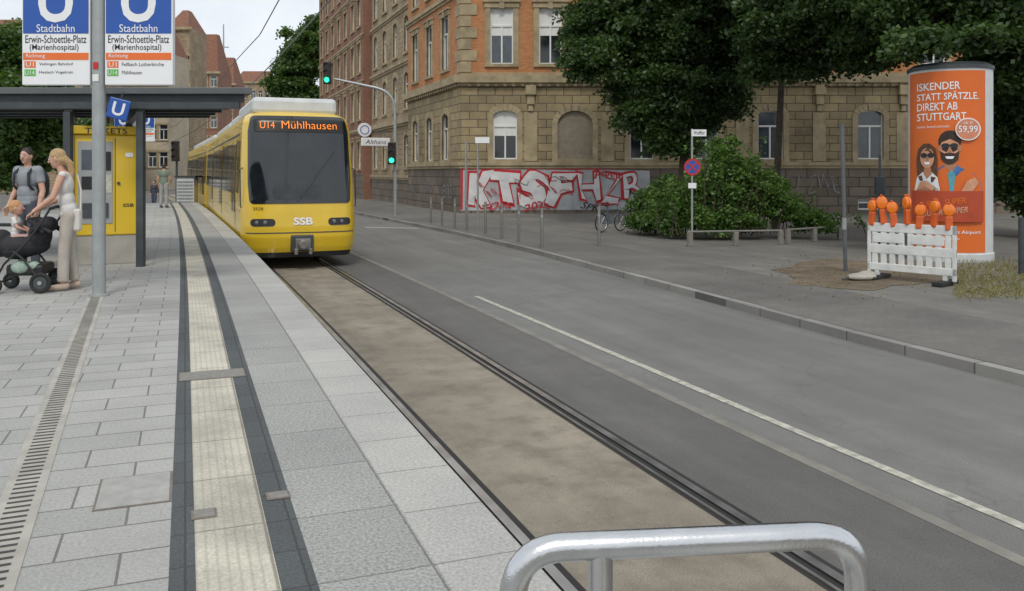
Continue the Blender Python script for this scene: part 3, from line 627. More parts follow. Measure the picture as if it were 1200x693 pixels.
sg=station_sign(tuple(at(116,347,HP)),'large double blue and white U stop sign on the near galvanised pole')
s2=copy_tree(sg,label='small distant double U stop sign seen behind the ticket machine'); s2.location=atd(158,37,HP+.35)
# ---------------------------------------------------------------- shelter (front edge square to the view of the platform, ends along the track)
Q=atd(80,13,HP); sh=thing('platform_shelter','dark steel platform shelter with flat roof behind the stop sign','shelter',tuple(Q),-TH)
def ux2(px,Y=13): return (px-80)*Y/1000
SK=-.50
def skw(p): return Vector((p.x+SK*p.y,p.y,p.z))
x1=ux2(294); MB().box(-3.2,x1,-.1,3.8,2.62,2.72,T=skw).build('roof',pm('shroof',(.10,.11,.115),.5,.1),sh,bev=.01)
for i in range(6): MB().box(-3.1,x1-.1,.0+i*.72,.08+i*.72,2.50,2.618,T=skw).build('roof_beam','darksteel',sh)
MB().box(-.06+ux2(165),.06+ux2(165),-.05,3.7,2.36,2.498,T=skw).build('cross_beam','darksteel',sh); MB().box(-.06,.06,-.05,3.7,2.36,2.498,T=skw).build('cross_beam','darksteel',sh)
MB().box(-3.1,x1-.15,-.09,-.02,2.40,2.498).build('front_beam','darksteel',sh)
for px in (80,165):
    for y in (0,3.5): MB().box(ux2(px)-.055+SK*y,ux2(px)+.055+SK*y,y-.055,y+.055,0,2.358).build('post','darksteel',sh,bev=.008)
MB().box(-2.6,-.4,3.0,3.35,.42,.47,T=skw).build('bench','darksteel',sh)
for x in (-2.4,-.6): MB().box(x-.04,x+.04,3.05,3.3,0,.42,T=skw).build('bench_leg','darksteel',sh)
Q=P(139,128,12.7); us_=thing('stop_logo_sign','small tilted blue U sign hanging under the front of the shelter roof','sign',tuple(Q),-TH+R(10)); us_.rotation_euler=(0,R(14),-TH+R(10))
MB().box(-.15,.15,-.02,.02,-.15,.15).build('board','blue',us_,bev=.01); text('U',-.085,.085,-.1,.1,-.023,'signwhite',us_,off=.02); MB().tube([(0,0,.15),(0,0,.26)],.012,6).build('hanger','darksteel',us_)
# ---------------------------------------------------------------- ticket machine
Q=atd(125,13.3,HP); tm=thing('ticket_machine','yellow ticket machine with grey base under the shelter roof','ticket machine',tuple(Q),R(4.5))
kx=.0121; k=.0133
def tx(px): return (px-125)*kx
def tz(py): return H-HP-(py-YH)*k
MB().box(tx(89),tx(161),.02,.62,.0,tz(276)).build('base','concrete',tm,bev=.01)
MB().box(tx(87),tx(163),0,.65,tz(276)+.002,tz(158)).build('cabinet','yellow',tm,bev=.02)
hd=MB().box(tx(86),tx(164),-.06,.68,tz(158)+.002,tz(148)).build('header',pm('tyd',(.60,.41,.02),.4,.05),tm,bev=.015); text('TICKETS',tx(100),tx(149),tz(157),tz(150.5),-.064,'ink',hd,off=.01)
MB().box(tx(92),tx(132),-.012,.0,tz(262),tz(166)).build('front_panel',pm('tgrey',(.33,.34,.34),.4,.12),tm,bev=.004)
MB().box(tx(96),tx(118),-.02,-.013,tz(199),tz(176)).build('screen',pm('scrn',(.06,.08,.10),.1,.3,spec=.8),tm)
MB().box(tx(122),tx(130),-.02,-.013,tz(200),tz(178)).build('keypad','black',tm); MB().box(tx(96),tx(108),-.02,-.013,tz(222),tz(207)).build('card_reader','black',tm)
MB().box(tx(124),tx(131),-.02,-.013,tz(226),tz(205)).build('notice',pm('notice',(.5,.5,.42),.5,.2,20),tm); MB().box(tx(97),tx(127),-.03,-.013,tz(255),tz(238)).build('ticket_tray','darksteel',tm)
MB().box(tx(134.5),tx(135.3),-.005,.0,tz(272),tz(162)).build('door_gap','ink',tm); MB().box(tx(147),tx(156),-.01,-.001,tz(184),tz(179)).build('sticker','signwhite',tm); text('SSB',tx(144),tx(157),tz(243),tz(239),-.004,'ink',tm,off=.02)
MB().lathe([(.025,-.02),(.025,0)],(tx(139),0,tz(215)),12,0,'y').build('lock','darksteel',tm)
# ---------------------------------------------------------------- platform details
pm('hatch',(.33,.325,.305),.85,.15,12,bmp=.3); pm('hframe',(.20,.17,.145),.6,.2,10,.3); pm('lidm',(.24,.23,.205),.55,.2,20,.3)
def ribp(name,lab,cat,L0,L1,t0,t1,z,mat,fr='hframe'):
    o=thing(name,lab,cat,((L0+L1)/2,(t0+t1)/2,z)); a=(L1-L0)/2;b=(t1-t0)/2
    MB().box(-a,a,-b,b,0,.003).build('frame',fr,o); MB().box(-a+.01,a-.01,-b+.01,b-.01,.0032,.0045).build('lid',mat,o); return o
a=at(247,440,HP); ribp('metal_cover','long narrow metal cover crossing the tactile strip','cover',a.x-.21,a.x+.23,a.y-.13,a.y+.13,HP+.003,'lidm')
a=at(326,582,HP); ribp('metal_cover','small metal cover in the dark band right of the tactile strip','cover',a.x-.05,a.x+.05,a.y-.04,a.y+.05,HP+.003,'lidm')
a=at(242,603,HP); ribp('metal_cover','small metal cover in the dark band left of the tactile strip','cover',a.x-.06,a.x+.04,a.y-.05,a.y+.05,HP+.003,'lidm')
a=at(158,575,HP); ribp('inspection_cover','square paving filled inspection cover between the drain and tactile strip','cover',a.x-.155,a.x+.155,a.y-.2,a.y+.2,HP+.001,'hatch')
dr=thing('drain_channel','slotted drain channel running across the platform paving','drain',(0,0,HP)); a=at(19,600,HP); b=at(104,370,HP); d=(b-a).normalized(); a=a-d*3.2; b=b+d*2; n=Vector((d.y,-d.x,0)); m=MB(); z=Vector((0,0,.003-HP)) 
m.quad(a-n*.085+z,a+n*.085+z,b+n*.085+z,b-n*.085+z); m.build('channel_frame',pm('chan',(.36,.345,.305),.8,.2,4),dr); m=MB(); l=(b-a).length; s=0
while s<l:
    c=a+d*s+Vector((0,0,.0045-HP)); m.quad(c-n*.048,c+n*.048,c+n*.048+d*.02,c-n*.048+d*.02); s+=.06
m.build('slots',pm('slotm',(.05,.048,.045),.8,.2),dr)
# ---------------------------------------------------------------- foreground handrail
def arc_path(pts,r,n=7):
    out=[Vector(pts[0])]
    for i in range(1,len(pts)-1):
        p=Vector(pts[i]); a=(Vector(pts[i-1])-p).normalized(); b=(Vector(pts[i+1])-p).normalized(); s=p+a*r; e=p+b*r
        for k in range(n+1):
            u=k/n; out.append(s*(1-u)**2+p*2*u*(1-u)+e*u*u)
    out.append(Vector(pts[-1])); return out
A=P(601,640,1.37); B=P(1006,617,1.43); A.z=1.62;B.z=1.62
hr=thing('handrail','curved stainless steel tube handrail in the near foreground','handrail',(A.x,A.y,HP))
o=Vector((A.x,A.y,HP))
MB().tube([p-o for p in arc_path([Vector((A.x,A.y,HP)),A,B,Vector((B.x,B.y,HP))],.085,10)],.0225,20).build('tube','steel',hr,smooth=True)
c2=A+(B-A)*.245; m=MB(); m.tube([Vector((c2.x,c2.y,HP))-o,Vector((c2.x,c2.y,1.615))-o],.0205,16); m.build('post','steel',hr,smooth=True)
for q in (A,B,c2): MB().lathe([(.05,0),(.05,.008),(.03,.012)],tuple(Vector((q.x,q.y,HP))-o),20).build('foot_plate','steel',hr)
# ---------------------------------------------------------------- traffic lights and signs
def signal_head(par,x,y,z,lit=2):
    m=MB(); m.box(x-.19,x+.19,y-.12,y+.12,z-.55,z+.55); h=m.build('signal_head','black',par,bev=.03)
    for i,c in enumerate(('lensoff','lensoff','ledgreen')):
        zc=z+.35-.35*i; MB().lathe([(.12,-.135),(.12,-.125),(.1,-.12)],(x,y,zc),18,0,'y').build('lens',c if i==lit else 'lensoff',h)
        mm=MB(); nn_=12
        for k in range(nn_):
            a0=PI*k/nn_;a1=PI*(k+1)/nn_; f=lambda a,yy:(x+.14*math.cos(a),yy,zc+.14*math.sin(a)); mm.quad(f(a0,y-.13),f(a1,y-.13),f(a1,y-.3),f(a0,y-.3))
        mm.build('visor','black',h)
    return h
Q=atd(463,42.5,.12); tl=thing('traffic_light','traffic light mast with curved arm and two green signals','traffic light',tuple(Q),-TH); kk=.0425
topz=H+(YH-108)*kk-.12
MB().tube(arc_path([(0,0,0),(0,0,topz),((392-463)*kk,0,topz+.65)],1.0,8),[.09]+[.075]*9+[.05],12).build('mast','galv',tl,smooth=True)
signal_head(tl,(384-463)*kk,-.1,H+(YH-86)*kk-.12); signal_head(tl,-.12,-.28,H+(YH-180)*kk-.12)
Q=atd(207,46,0); t2=thing('traffic_light','distant dark traffic light beyond the platform end left of the tram','traffic light',tuple(Q),-TH)
MB().tube([(0,0,0),(0,0,3.4)],.06,10).build('mast','darksteel',t2); h=signal_head(t2,0,-.15,3.4,1)
Q=Vector((13.9,60.6,4.2)); ps=thing('shop_sign','white round and oval shop sign projecting from the tan house','sign',tuple(Q))
MB().tube([(0,0,1.0),(-2.2,0,1.0)],.04,6).build('bracket','darksteel',ps)
MB().lathe([(.48,-.06),(.5,0),(.48,.06)],(-1.95,0,1.1),24,0,'y').build('round_sign','signwhite',ps)
m=MB(); m.box(-2.2,-.1,-.05,.05,-.05,.55); p_=m.build('oval_sign','signwhite',ps,bev=.2); text('Althans',-1.9,-.4,.1,.4,-.056,'ink',p_,shear=.2)
MB().torus((-1.95,-.062,1.1),.3,.03,'y').build('ring_mark','blue',ps)
def signpole(px,Y,ztop,lab,name='sign_post',r=.03,zb=.12,lean=0,mat='galv',g=None,cat='post'):
    Q=atd(px,Y,zb); o=thing(name,lab,cat,tuple(Q),-TH,g); MB().tube([(0,0,0),(lean,0,ztop-zb)],r,10).build('post',mat,o,smooth=True); return o
Y=25.6; s=signpole(811,Y,3.55,'grey post with round red and blue no stopping sign and street name plate','street_sign',.032,cat='sign'); zc=H+(YH-196)*Y/1000-.12
d_=MB().lathe([(.25,-.05),(.25,-.042)],(0,0,zc),28,0,'y').build('round_sign','red',s); MB().lathe([(.195,-.054),(.195,-.051)],(0,0,zc),28,0,'y').build('blue_disc','blue',d_)
for sg_ in (-1,1): MB().box(-.18,.18,-.059,-.055,-.022,.022,T=Matrix.Translation((0,-.002*(sg_+1),zc))@Matrix.Rotation(R(45*sg_),4,'Y')).build('cross_bar','red',d_)
zc=H+(YH-156)*Y/1000-.12; pl=MB().box(-.02,.42,-.05,-.035,zc-.1,zc+.1).build('name_plate','signwhite',s); text('Wolffstr.',.03,.39,zc-.05,zc+.06,-.053,'ink',pl,off=.01)
MB().box(-.12,.12,-.045,-.035,zc-1.66,zc-1.5).build('small_plate','signwhite',s)
s=signpole(560,33,H+(YH-163)*.033,'thin grey post with a small white plate before the graffiti wall','street_sign',.035,cat='sign'); MB().box(-.1,.45,-.05,-.04,H+(YH-168)*.033-.12,H+(YH-161)*.033-.12).build('name_plate','signwhite',s)
signpole(546,36,H+(YH-165)*.036,'slim grey post standing among the bollards left of the white plate post','sign_post',.04)
s=signpole(991,18.2,H+(YH-146)*.0182,'bare dark post left of the white plastic barrier','sign_post',.042,lean=-.08,mat=pm('postg',(.12,.13,.14),.5,.2,3,.3))
MB().lathe([(.048,.9),(.048,1.15)],(-.03,0,0),12).build('sticker_band','galv',s)
s=signpole(1031,24,H+(YH-182)*.024,'short dark post with a small box left of the advertising column','meter_post',.035,mat='darksteel'); MB().box(-.12,.12,-.09,.09,1.5,2.0).build('box','darksteel',s,bev=.02)
s=signpole(1197,17.5,H+(YH-255)*.0175,'grey metal post at the right edge beside the dry grass','bollard_post',.06,mat='darksteel')
bp=[(505,262),(518,265),(533,268),(547,271),(569,275),(588,280),(608,284),(635,291),(702,289)]
b0=None
for i,(px,py) in enumerate(bp):
    q=at(px,py,.12)
    if b0 is None:
        b0=thing('bollard','','bollard',tuple(q),0,'grey bollards along the footway kerb'); MB().lathe([(.042,0),(.042,1.1),(.034,1.125),(.0,1.13)],n=14).build('post',pm('boll',(.2,.2,.19),.5,.15,3,.4),b0,smooth=True); MB().lathe([(.045,.86),(.045,.94)],n=14).build('reflector_band','galv',b0); o=b0
    else: o=copy_tree(b0)
    o.location=q; o['label']=['farthest left thin grey bollard of the kerb row','second bollard from the left of the kerb row','third bollard from the left of the kerb row','fourth bollard from the left of the kerb row','fifth bollard from the left of the kerb row','sixth bollard from the left, before the red graffiti','seventh bollard from the left of the kerb row','nearest bollard of the kerb row before the grey graffiti','lone grey bollard left of the parked bicycle'][i]
Q=atd(217,41,0); cb=thing('utility_cabinet','pale grey slatted cabinet beyond the platform left of the tram','cabinet',tuple(Q),-TH); MB().box(-.42,.42,0,.6,0,2.0).build('housing','roofgrey',cb,bev=.03)
for i in range(7): MB().box(-.38,.38,-.02,-.001,.8+i*.16,.88+i*.16).build('slat',pm('slatg',(.25,.26,.26),.5,.1),cb)
MB().box(-.5,.5,-.05,.65,2.01,2.1).build('cap','darksteel',cb)
for k,(pa,pb,ya,yb,lab) in enumerate(((806,917,289,287,'left length of low dark rail on stone blocks before the shrub'),(922,985,286,281,'right length of low dark rail on stone blocks before the shrub'))):
    a=at(pa,ya,.12); b=at(pb,yb,.12); o=thing('low_rail',lab,'rail',tuple(a)); d=b-a
    MB().tube([Vector((0,0,.42)),d+Vector((0,0,.42))],.028,8).build('bar',pm('woodg',(.2,.19,.17),.8,.2,5),o)
    for f in (.02,.5,.98): c=d*f; MB().box(c.x-.07,c.x+.07,c.y-.06,c.y+.06,0,.40).build('block',pm('blockd',(.20,.185,.16),.85,.2,4),o,bev=.02)
q=at(716,272,.12); bk=thing('bicycle','dark city bicycle parked before the shrub','bicycle',tuple(q),R(22))
for x in (-.52,.52):
    w_=MB().torus((x,0,.34),.32,.022,'y',28,6).build('wheel','rubber',bk,smooth=True); MB().torus((x,0,.34),.295,.012,'y',28,6).build('rim','steel',w_,smooth=True); m=MB()
    for k in range(14): a=PI*2*k/14; m.tube([(x,0,.34),(x+.29*math.cos(a),0,.34+.29*math.sin(a))],.003,4)
    m.build('spokes','steel',w_)
m=MB(); BBk=(-.06,0,.3); st=(-.2,0,.8); hd1=(.36,0,.85); hd0=(.4,0,.68)
for a,b in ((BBk,st),(st,(.37,0,.8)),(BBk,hd0),(hd0,hd1),((-.52,.03,.34),BBk),((-.52,.03,.34),(-.18,0,.72)),(hd0,(.52,.04,.34)),(st,(-.22,0,.93)),(hd1,(.33,0,1.0))): m.tube([a,b],.018,8)
m.build('frame',pm('bikeblue',(.08,.14,.2),.35,.1),bk,smooth=True); m=MB(); m.ball((-.25,0,.96),(.13,.07,.035)); m.build('saddle','rubber',bk,smooth=True); m=MB(); m.tube([(.22,-.28,1.02),(.33,-.1,1.03),(.33,.1,1.03),(.22,.28,1.02)],.013,8); m.build('handlebar','steel',bk); m=MB(); m.torus((-.06,.04,.3),.09,.008,'y',18,5); m.tube([(-.06,.06,.3),(.02,.1,.16)],.01,6); m.tube([(-.06,-.06,.3),(-.14,-.1,.44)],.01,6); m.box(-.02,.07,.08,.16,.15,.17); m.build('crank','steel',bk)
MB().box(-.8,-.3,-.06,.06,.7,.72).build('carrier','darksteel',bk)
# ---------------------------------------------------------------- advertising column
CR=.93; Q=atd(1113,20.9,.12); dirv=Vector((Q.x,Q.y,0)).normalized(); rz=math.atan2(dirv.y,dirv.x)-PI/2
ac=thing('advertising_column','round white advertising column with orange poster behind the plastic barrier','advertising column',tuple(Q),rz)
kz=.0201
def cz(py): return H-.12-(py-YH)*kz
def cx(px): return (px-1112)*kz
MB().lathe([(CR+.02,0),(CR+.03,.06),(CR+.03,cz(297)-.02),(CR,cz(297)),(CR,cz(80))],n=64).build('drum',pm('colwhite',(.55,.56,.56),.45,.08),ac,smooth=True)
MB().lathe([(CR+.03,cz(80)),(CR+.03,cz(76)),(CR-.1,cz(72)),(.05,cz(70))],n=64).build('cap','darksteel',ac,smooth=True)  # dark cap colour stands in for leaf shadow over the column top
def ch(x,z,y): 
    x=max(-CR+.001,min(CR-.001,x)); return (x,-math.sqrt(CR*CR-x*x)+y,z)
def cpatch(pts_or,name,mat,par,o,n=16):
    x0,x1,z0,z1=pts_or; m=MB()
    for i in range(n):
        a=x0+(x1-x0)*i/n;b=x0+(x1-x0)*(i+1)/n; m.quad(ch(a,z0,-o),ch(b,z0,-o),ch(b,z1,-o),ch(a,z1,-o))
    return m.build(name,mat,par)
pm('porange',(.66,.135,.015),.5,.06,1); pm('pdark',(.33,.035,.02),.5,.12,2); pm('pskin',(.58,.29,.17),.5,.15,6); pm('pskin2',(.42,.19,.10),.5,.12,6); pm('pblue',(.05,.15,.36),.5,.35,5); pm('pteal',(.08,.35,.42),.5,.3,5); pm('pbrown',(.10,.045,.02),.6,.4,12); pm('pbeard',(.035,.02,.015),.6,.4,14)
po=cpatch((-CR*.985,cx(1149),cz(296),cz(83)),'poster','porange',ac,.006,30)
for s_,a,b,y0,y1 in (('ISKENDER',1077,1123,105,96),('STATT SPÄTZLE.',1077,1142,117,107),('DIREKT AB',1077,1120,129,120),('STUTTGART.',1077,1131,141,132)): text(s_,cx(a),cx(b),cz(y0),cz(y1),-.016,'signwhite',po,hook=ch,off=.01)
text('Sonne, Strand und mehr',cx(1077),cx(1112),cz(150),cz(146.5),-.016,'signwhite',po,hook=ch)
ill=MB(); IM=['pskin','pskin2','pblue','pteal','pbrown','pbeard','signwhite','ink','lip']; lay=[.010]
def ip_poly(pts,mi):   # outline given in poster units
    lay[0]+=.0022; c_=(sum(p[0] for p in pts)/len(pts),sum(p[1] for p in pts)/len(pts)); vs=[ch(cx(c_[0]),cz(c_[1]),-lay[0])]+[ch(cx(x),cz(y),-lay[0]) for x,y in pts]; n=len(pts)
    ill.add(vs,[(0,1+i,1+(i+1)%n) for i in range(n)],mi)
def ip_ell(x,y,rx,ry,mi,a0=0,a1=2*PI,rot=0,n=22):
    ip_poly([(x+rx*math.cos(a0+(a1-a0)*i/n)*math.cos(rot)-ry*math.sin(a0+(a1-a0)*i/n)*math.sin(rot),y+rx*math.cos(a0+(a1-a0)*i/n)*math.sin(rot)+ry*math.sin(a0+(a1-a0)*i/n)*math.cos(rot)) for i in range(n)],mi)
# man with beard and blue shirt
ip_poly([(1094,224),(1096,204),(1101,197),(1106,193),(1118,193),(1126,198),(1138,204),(1144,214),(1146,224)],2)
ip_poly([(1106,195),(1107,184),(1118,184),(1119,195),(1113,203)],1)
ip_poly([(1112,224),(1110,203),(1114,200),(1118,204),(1116,224)],3)
ip_ell(1112,166,12,13,5); ip_ell(1112,174,10,15,0); ip_ell(1101.5,174,2,3.5,1); ip_ell(1122.5,174,2,3.5,1)
ip_poly([(1102,177),(1105,181),(1108,179.5),(1116,179.5),(1119,181),(1122,177),(1121,187),(1116,192),(1112,193),(1108,192),(1103,187)],5)
ip_poly([(1101,168),(1103,160),(1110,157),(1118,158),(1123,163),(1123,169),(1119,163.5),(1111,162.5),(1104,164)],5)
ip_ell(1107.5,171,4.4,3.0,7); ip_ell(1116.5,171,4.4,3.0,7); ip_poly([(1110,169.6),(1114,169.6),(1114,170.8),(1110,170.8)],7); ip_poly([(1107,183.5),(1117,183.5),(1115,186.5),(1109,186.5)],6); ip_poly([(1111.2,173),(1112.8,173),(1114,178.5),(1110,178.5)],1)
# woman with long brown hair and light top
ip_poly([(1077,205),(1076,188),(1078,175),(1084,168),(1091,168),(1097,174),(1099,186),(1099,206),(1094,214),(1080,212)],4)
ip_poly([(1074,224),(1077,208),(1083,202),(1093,202),(1099,208),(1102,224)],6); ip_poly([(1084,204),(1085,196),(1092,196),(1093,204),(1088,210)],1)
ip_ell(1088,185,7.5,12,0); ip_poly([(1080,184),(1081,174),(1086,170),(1092,171),(1096,177),(1096,184),(1092,176),(1086,175)],4)
ip_ell(1084.5,182,3.6,3.0,7); ip_ell(1091.8,182,3.6,3.0,7); ip_poly([(1086,180.8),(1090,180.8),(1090,181.8),(1086,181.8)],7); ip_poly([(1084.5,190),(1091.5,190),(1090,193),(1086,193)],6); ip_poly([(1087.4,184),(1088.6,184),(1089.4,188),(1086.8,188)],1)
ip_poly([(1124,224),(1130,212),(1138,208),(1142,214),(1136,224)],0); ip_poly([(1076,224),(1080,214),(1086,212),(1096,220),(1094,224)],0)
ill.build('illustration',IM,po)
n=26
def disc(rr,o_,mat): m_=MB(); m_.add([ch(cx(1131),cz(152),-o_)]+[ch(cx(1131)+rr*math.cos(2*PI*i/n),cz(152)+rr*math.sin(2*PI*i/n),-o_) for i in range(n)],[(0,1+i,1+(i+1)%n) for i in range(n)]); return m_.build('price_badge',mat,po)
disc(.265,.075,'signwhite'); bd=disc(.24,.079,pm('pbadge',(.60,.22,.12),.5,.05)); text('59,99',cx(1121),cx(1141),cz(157),cz(148),-.085,'signwhite',bd,hook=ch,off=.01); text('ab €',cx(1126),cx(1136),cz(146),cz(143),-.085,'signwhite',bd,hook=ch)
cpatch((cx(1071),cx(1147),cz(260),cz(224)),'text_panel',pm('pmid',(.42,.06,.02),.5,.15,2),po,.09)
def sl_(x,z,y): return ch(x,z+.13*x,y)
text('SUPER',cx(1080),cx(1101),cz(240),cz(233),-.1,'porange',po,hook=sl_,off=.02,shear=.15); text('SUPER',cx(1106),cx(1129),cz(240),cz(233),-.1,'porange',po,hook=sl_,off=.02,shear=.15)
text('SUPER',cx(1084),cx(1105),cz(251),cz(244),-.1,'pskin',po,hook=sl_,off=.02,shear=.15); text('SUPER',cx(1110),cx(1131),cz(251),cz(244),-.1,'pskin',po,hook=sl_,off=.02,shear=.15)
text('Stuttgart Airport',cx(1100),cx(1144),cz(275),cz(270),-.016,'signwhite',po,hook=ch,off=.01); text('flughafen',cx(1100),cx(1122),cz(282),cz(278),-.016,'signwhite',po,hook=ch)
cpatch((cx(1076),cx(1090),cz(286),cz(268)),'text_panel','pdark',po,.012)
# ---------------------------------------------------------------- plastic barrier with lamps
a=at(1017,326,.12); b=at(1121,336,.12); d=(b-a); L_=d.length; rzb=math.atan2(d.y,d.x); hb=1.12
ba=thing('plastic_barrier','white plastic construction barrier with slotted panel before the advertising column','barrier',tuple(a),rzb)
m=MB()
def bz(z): return z*hb
m.box(0,L_,-.03,.03,bz(.84),bz(1.0)); m.box(0,L_,-.03,.03,bz(.16),bz(.29)); m.box(0,L_,-.028,.028,bz(.46),bz(.62)); m.box(0,.07,-.03,.03,.08,bz(1.0)); m.box(L_-.07,L_,-.03,.03,.08,bz(1.0))
nb=9
for i in range(nb):
    x=.06+(L_-.12)*(i+.5)/nb; m.box(x-.055,x+.055,-.024,.024,bz(.27),bz(.86))
m.build('panel','plasticwhite',ba,bev=.012)
for x_ in (.12,L_*.52): MB().box(x_,x_+L_*.36,-.036,-.031,bz(.66),bz(.82)).build('face_board','plasticwhite',ba,bev=.004)
for x in (.2,L_-.2): m=MB(); m.box(x-.1,x+.1,-.38,.38,0,.09); m.build('foot','rubber',ba,bev=.02); MB().box(x-.04,x+.04,-.025,.025,.09,.2).build('leg','plasticwhite',ba)
lamp0=None; lab=['leftmost orange lamp on the white barrier','second orange lamp from the left on the white barrier','third orange lamp from the left on the white barrier','fourth orange lamp from the left on the white barrier','fifth orange lamp from the left on the white barrier','sixth orange lamp from the left on the white barrier','rightmost orange lamp on the white barrier']
for i in range(7):
    f=[.05,.19,.31,.46,.60,.76,.92][i]; p=a+d*f+Vector((0,0,hb))
    if lamp0 is None:
        lamp0=thing('warning_lamp',lab[0],'warning lamp',tuple(p),0,'orange warning lamps on the barrier'); MB().box(-.065,.065,-.045,.045,-.08,.16).build('battery_case',pm('lampcase',(.62,.11,.02),.4,.15),lamp0,bev=.025)
        m=MB(); m.lathe([(.03,-.06),(.085,-.048),(.1,-.03),(.1,.03),(.085,.048),(.03,.06)],(0,0,.25),20,0,'y'); m.build('lens','lamporange',lamp0,smooth=True); MB().torus((0,0,.25),.1,.010,'y',20,6).build('lens_rim','lampcase',lamp0,smooth=True); MB().box(-.018,.018,-.05,.05,.352,.38).build('handle','lampcase',lamp0,bev=.008); o=lamp0
    else: o=copy_tree(lamp0,label=lab[i])
    o.scale=(1.0,1.0,[1.2,1.3,1.15,1.3,1.1,1.2,1.15][i]); o.location=p+Vector((0,0,[.03,.07,.02,.08,0,.05,.0][i])); o.rotation_euler=(0,R(random.uniform(-8,8)),rzb+R(random.uniform(-40,40)))
sbg=thing('sandbag','grey weighted sack lying at the left foot of the barrier','sandbag',tuple(at(1010,328,.128))); m=MB(); m.ball((0,0,.06),(.34,.2,.08)); m.ball((.16,.03,.08),(.2,.17,.09)); m.build('sack','concrete',sbg,smooth=True); MB().tube([(-.33,0,.08),(-.45,.03,.03)],.02,6).build('tie','darksteel',sbg)
# ---------------------------------------------------------------- people
def fuse(mb,vox,smooth=4):
    me=bpy.data.meshes.new('f'); me.from_pydata(mb.v,[],mb.f); o=bpy.data.objects.new('f',me); COL.objects.link(o)
    r=o.modifiers.new('r','REMESH'); r.mode='VOXEL'; r.voxel_size=vox; s=o.modifiers.new('s','SMOOTH'); s.factor=.5; s.iterations=smooth
    dg=bpy.context.evaluated_depsgraph_get(); m2=bpy.data.meshes.new_from_object(o.evaluated_get(dg)); v=[tuple(p.co) for p in m2.vertices]; f=[tuple(p.vertices) for p in m2.polygons]
    bpy.data.objects.remove(o); out=MB(); out.add(v,f,0); return out
def V(*a): return Vector(a)
def hand(mb,w,d,nrm,curl=.6,side=1,k=1):
    d=d.normalized(); nrm=(nrm-d*nrm.dot(d)).normalized(); s=d.cross(nrm)*side
    for i,(o,l) in enumerate(((-.033,.88),(-.011,1.0),(.011,.95),(.033,.76))):
        kn=w+d*.085*k+s*o*k; mb.limb([w+s*o*.5*k,kn],[.016*k,.013*k],8); p=kn; a=0
        for L,r in ((.042,.0095),(.027,.0088),(.02,.0075)):
            a+=curl; q=p+(d*math.cos(a)+nrm*math.sin(a))*L*l*k; mb.limb([p,q],[r*k,r*.92*k],8); p=q
    b=w+d*.03*k-s*.03*k; q=b+(d*.7-s*.75+nrm*.3).normalized()*.042*k; mb.limb([w,b,q,q+(d*.9+nrm*.4-s*.2).normalized()*.032*k],[.016*k,.014*k,.0105*k,.009*k],8)
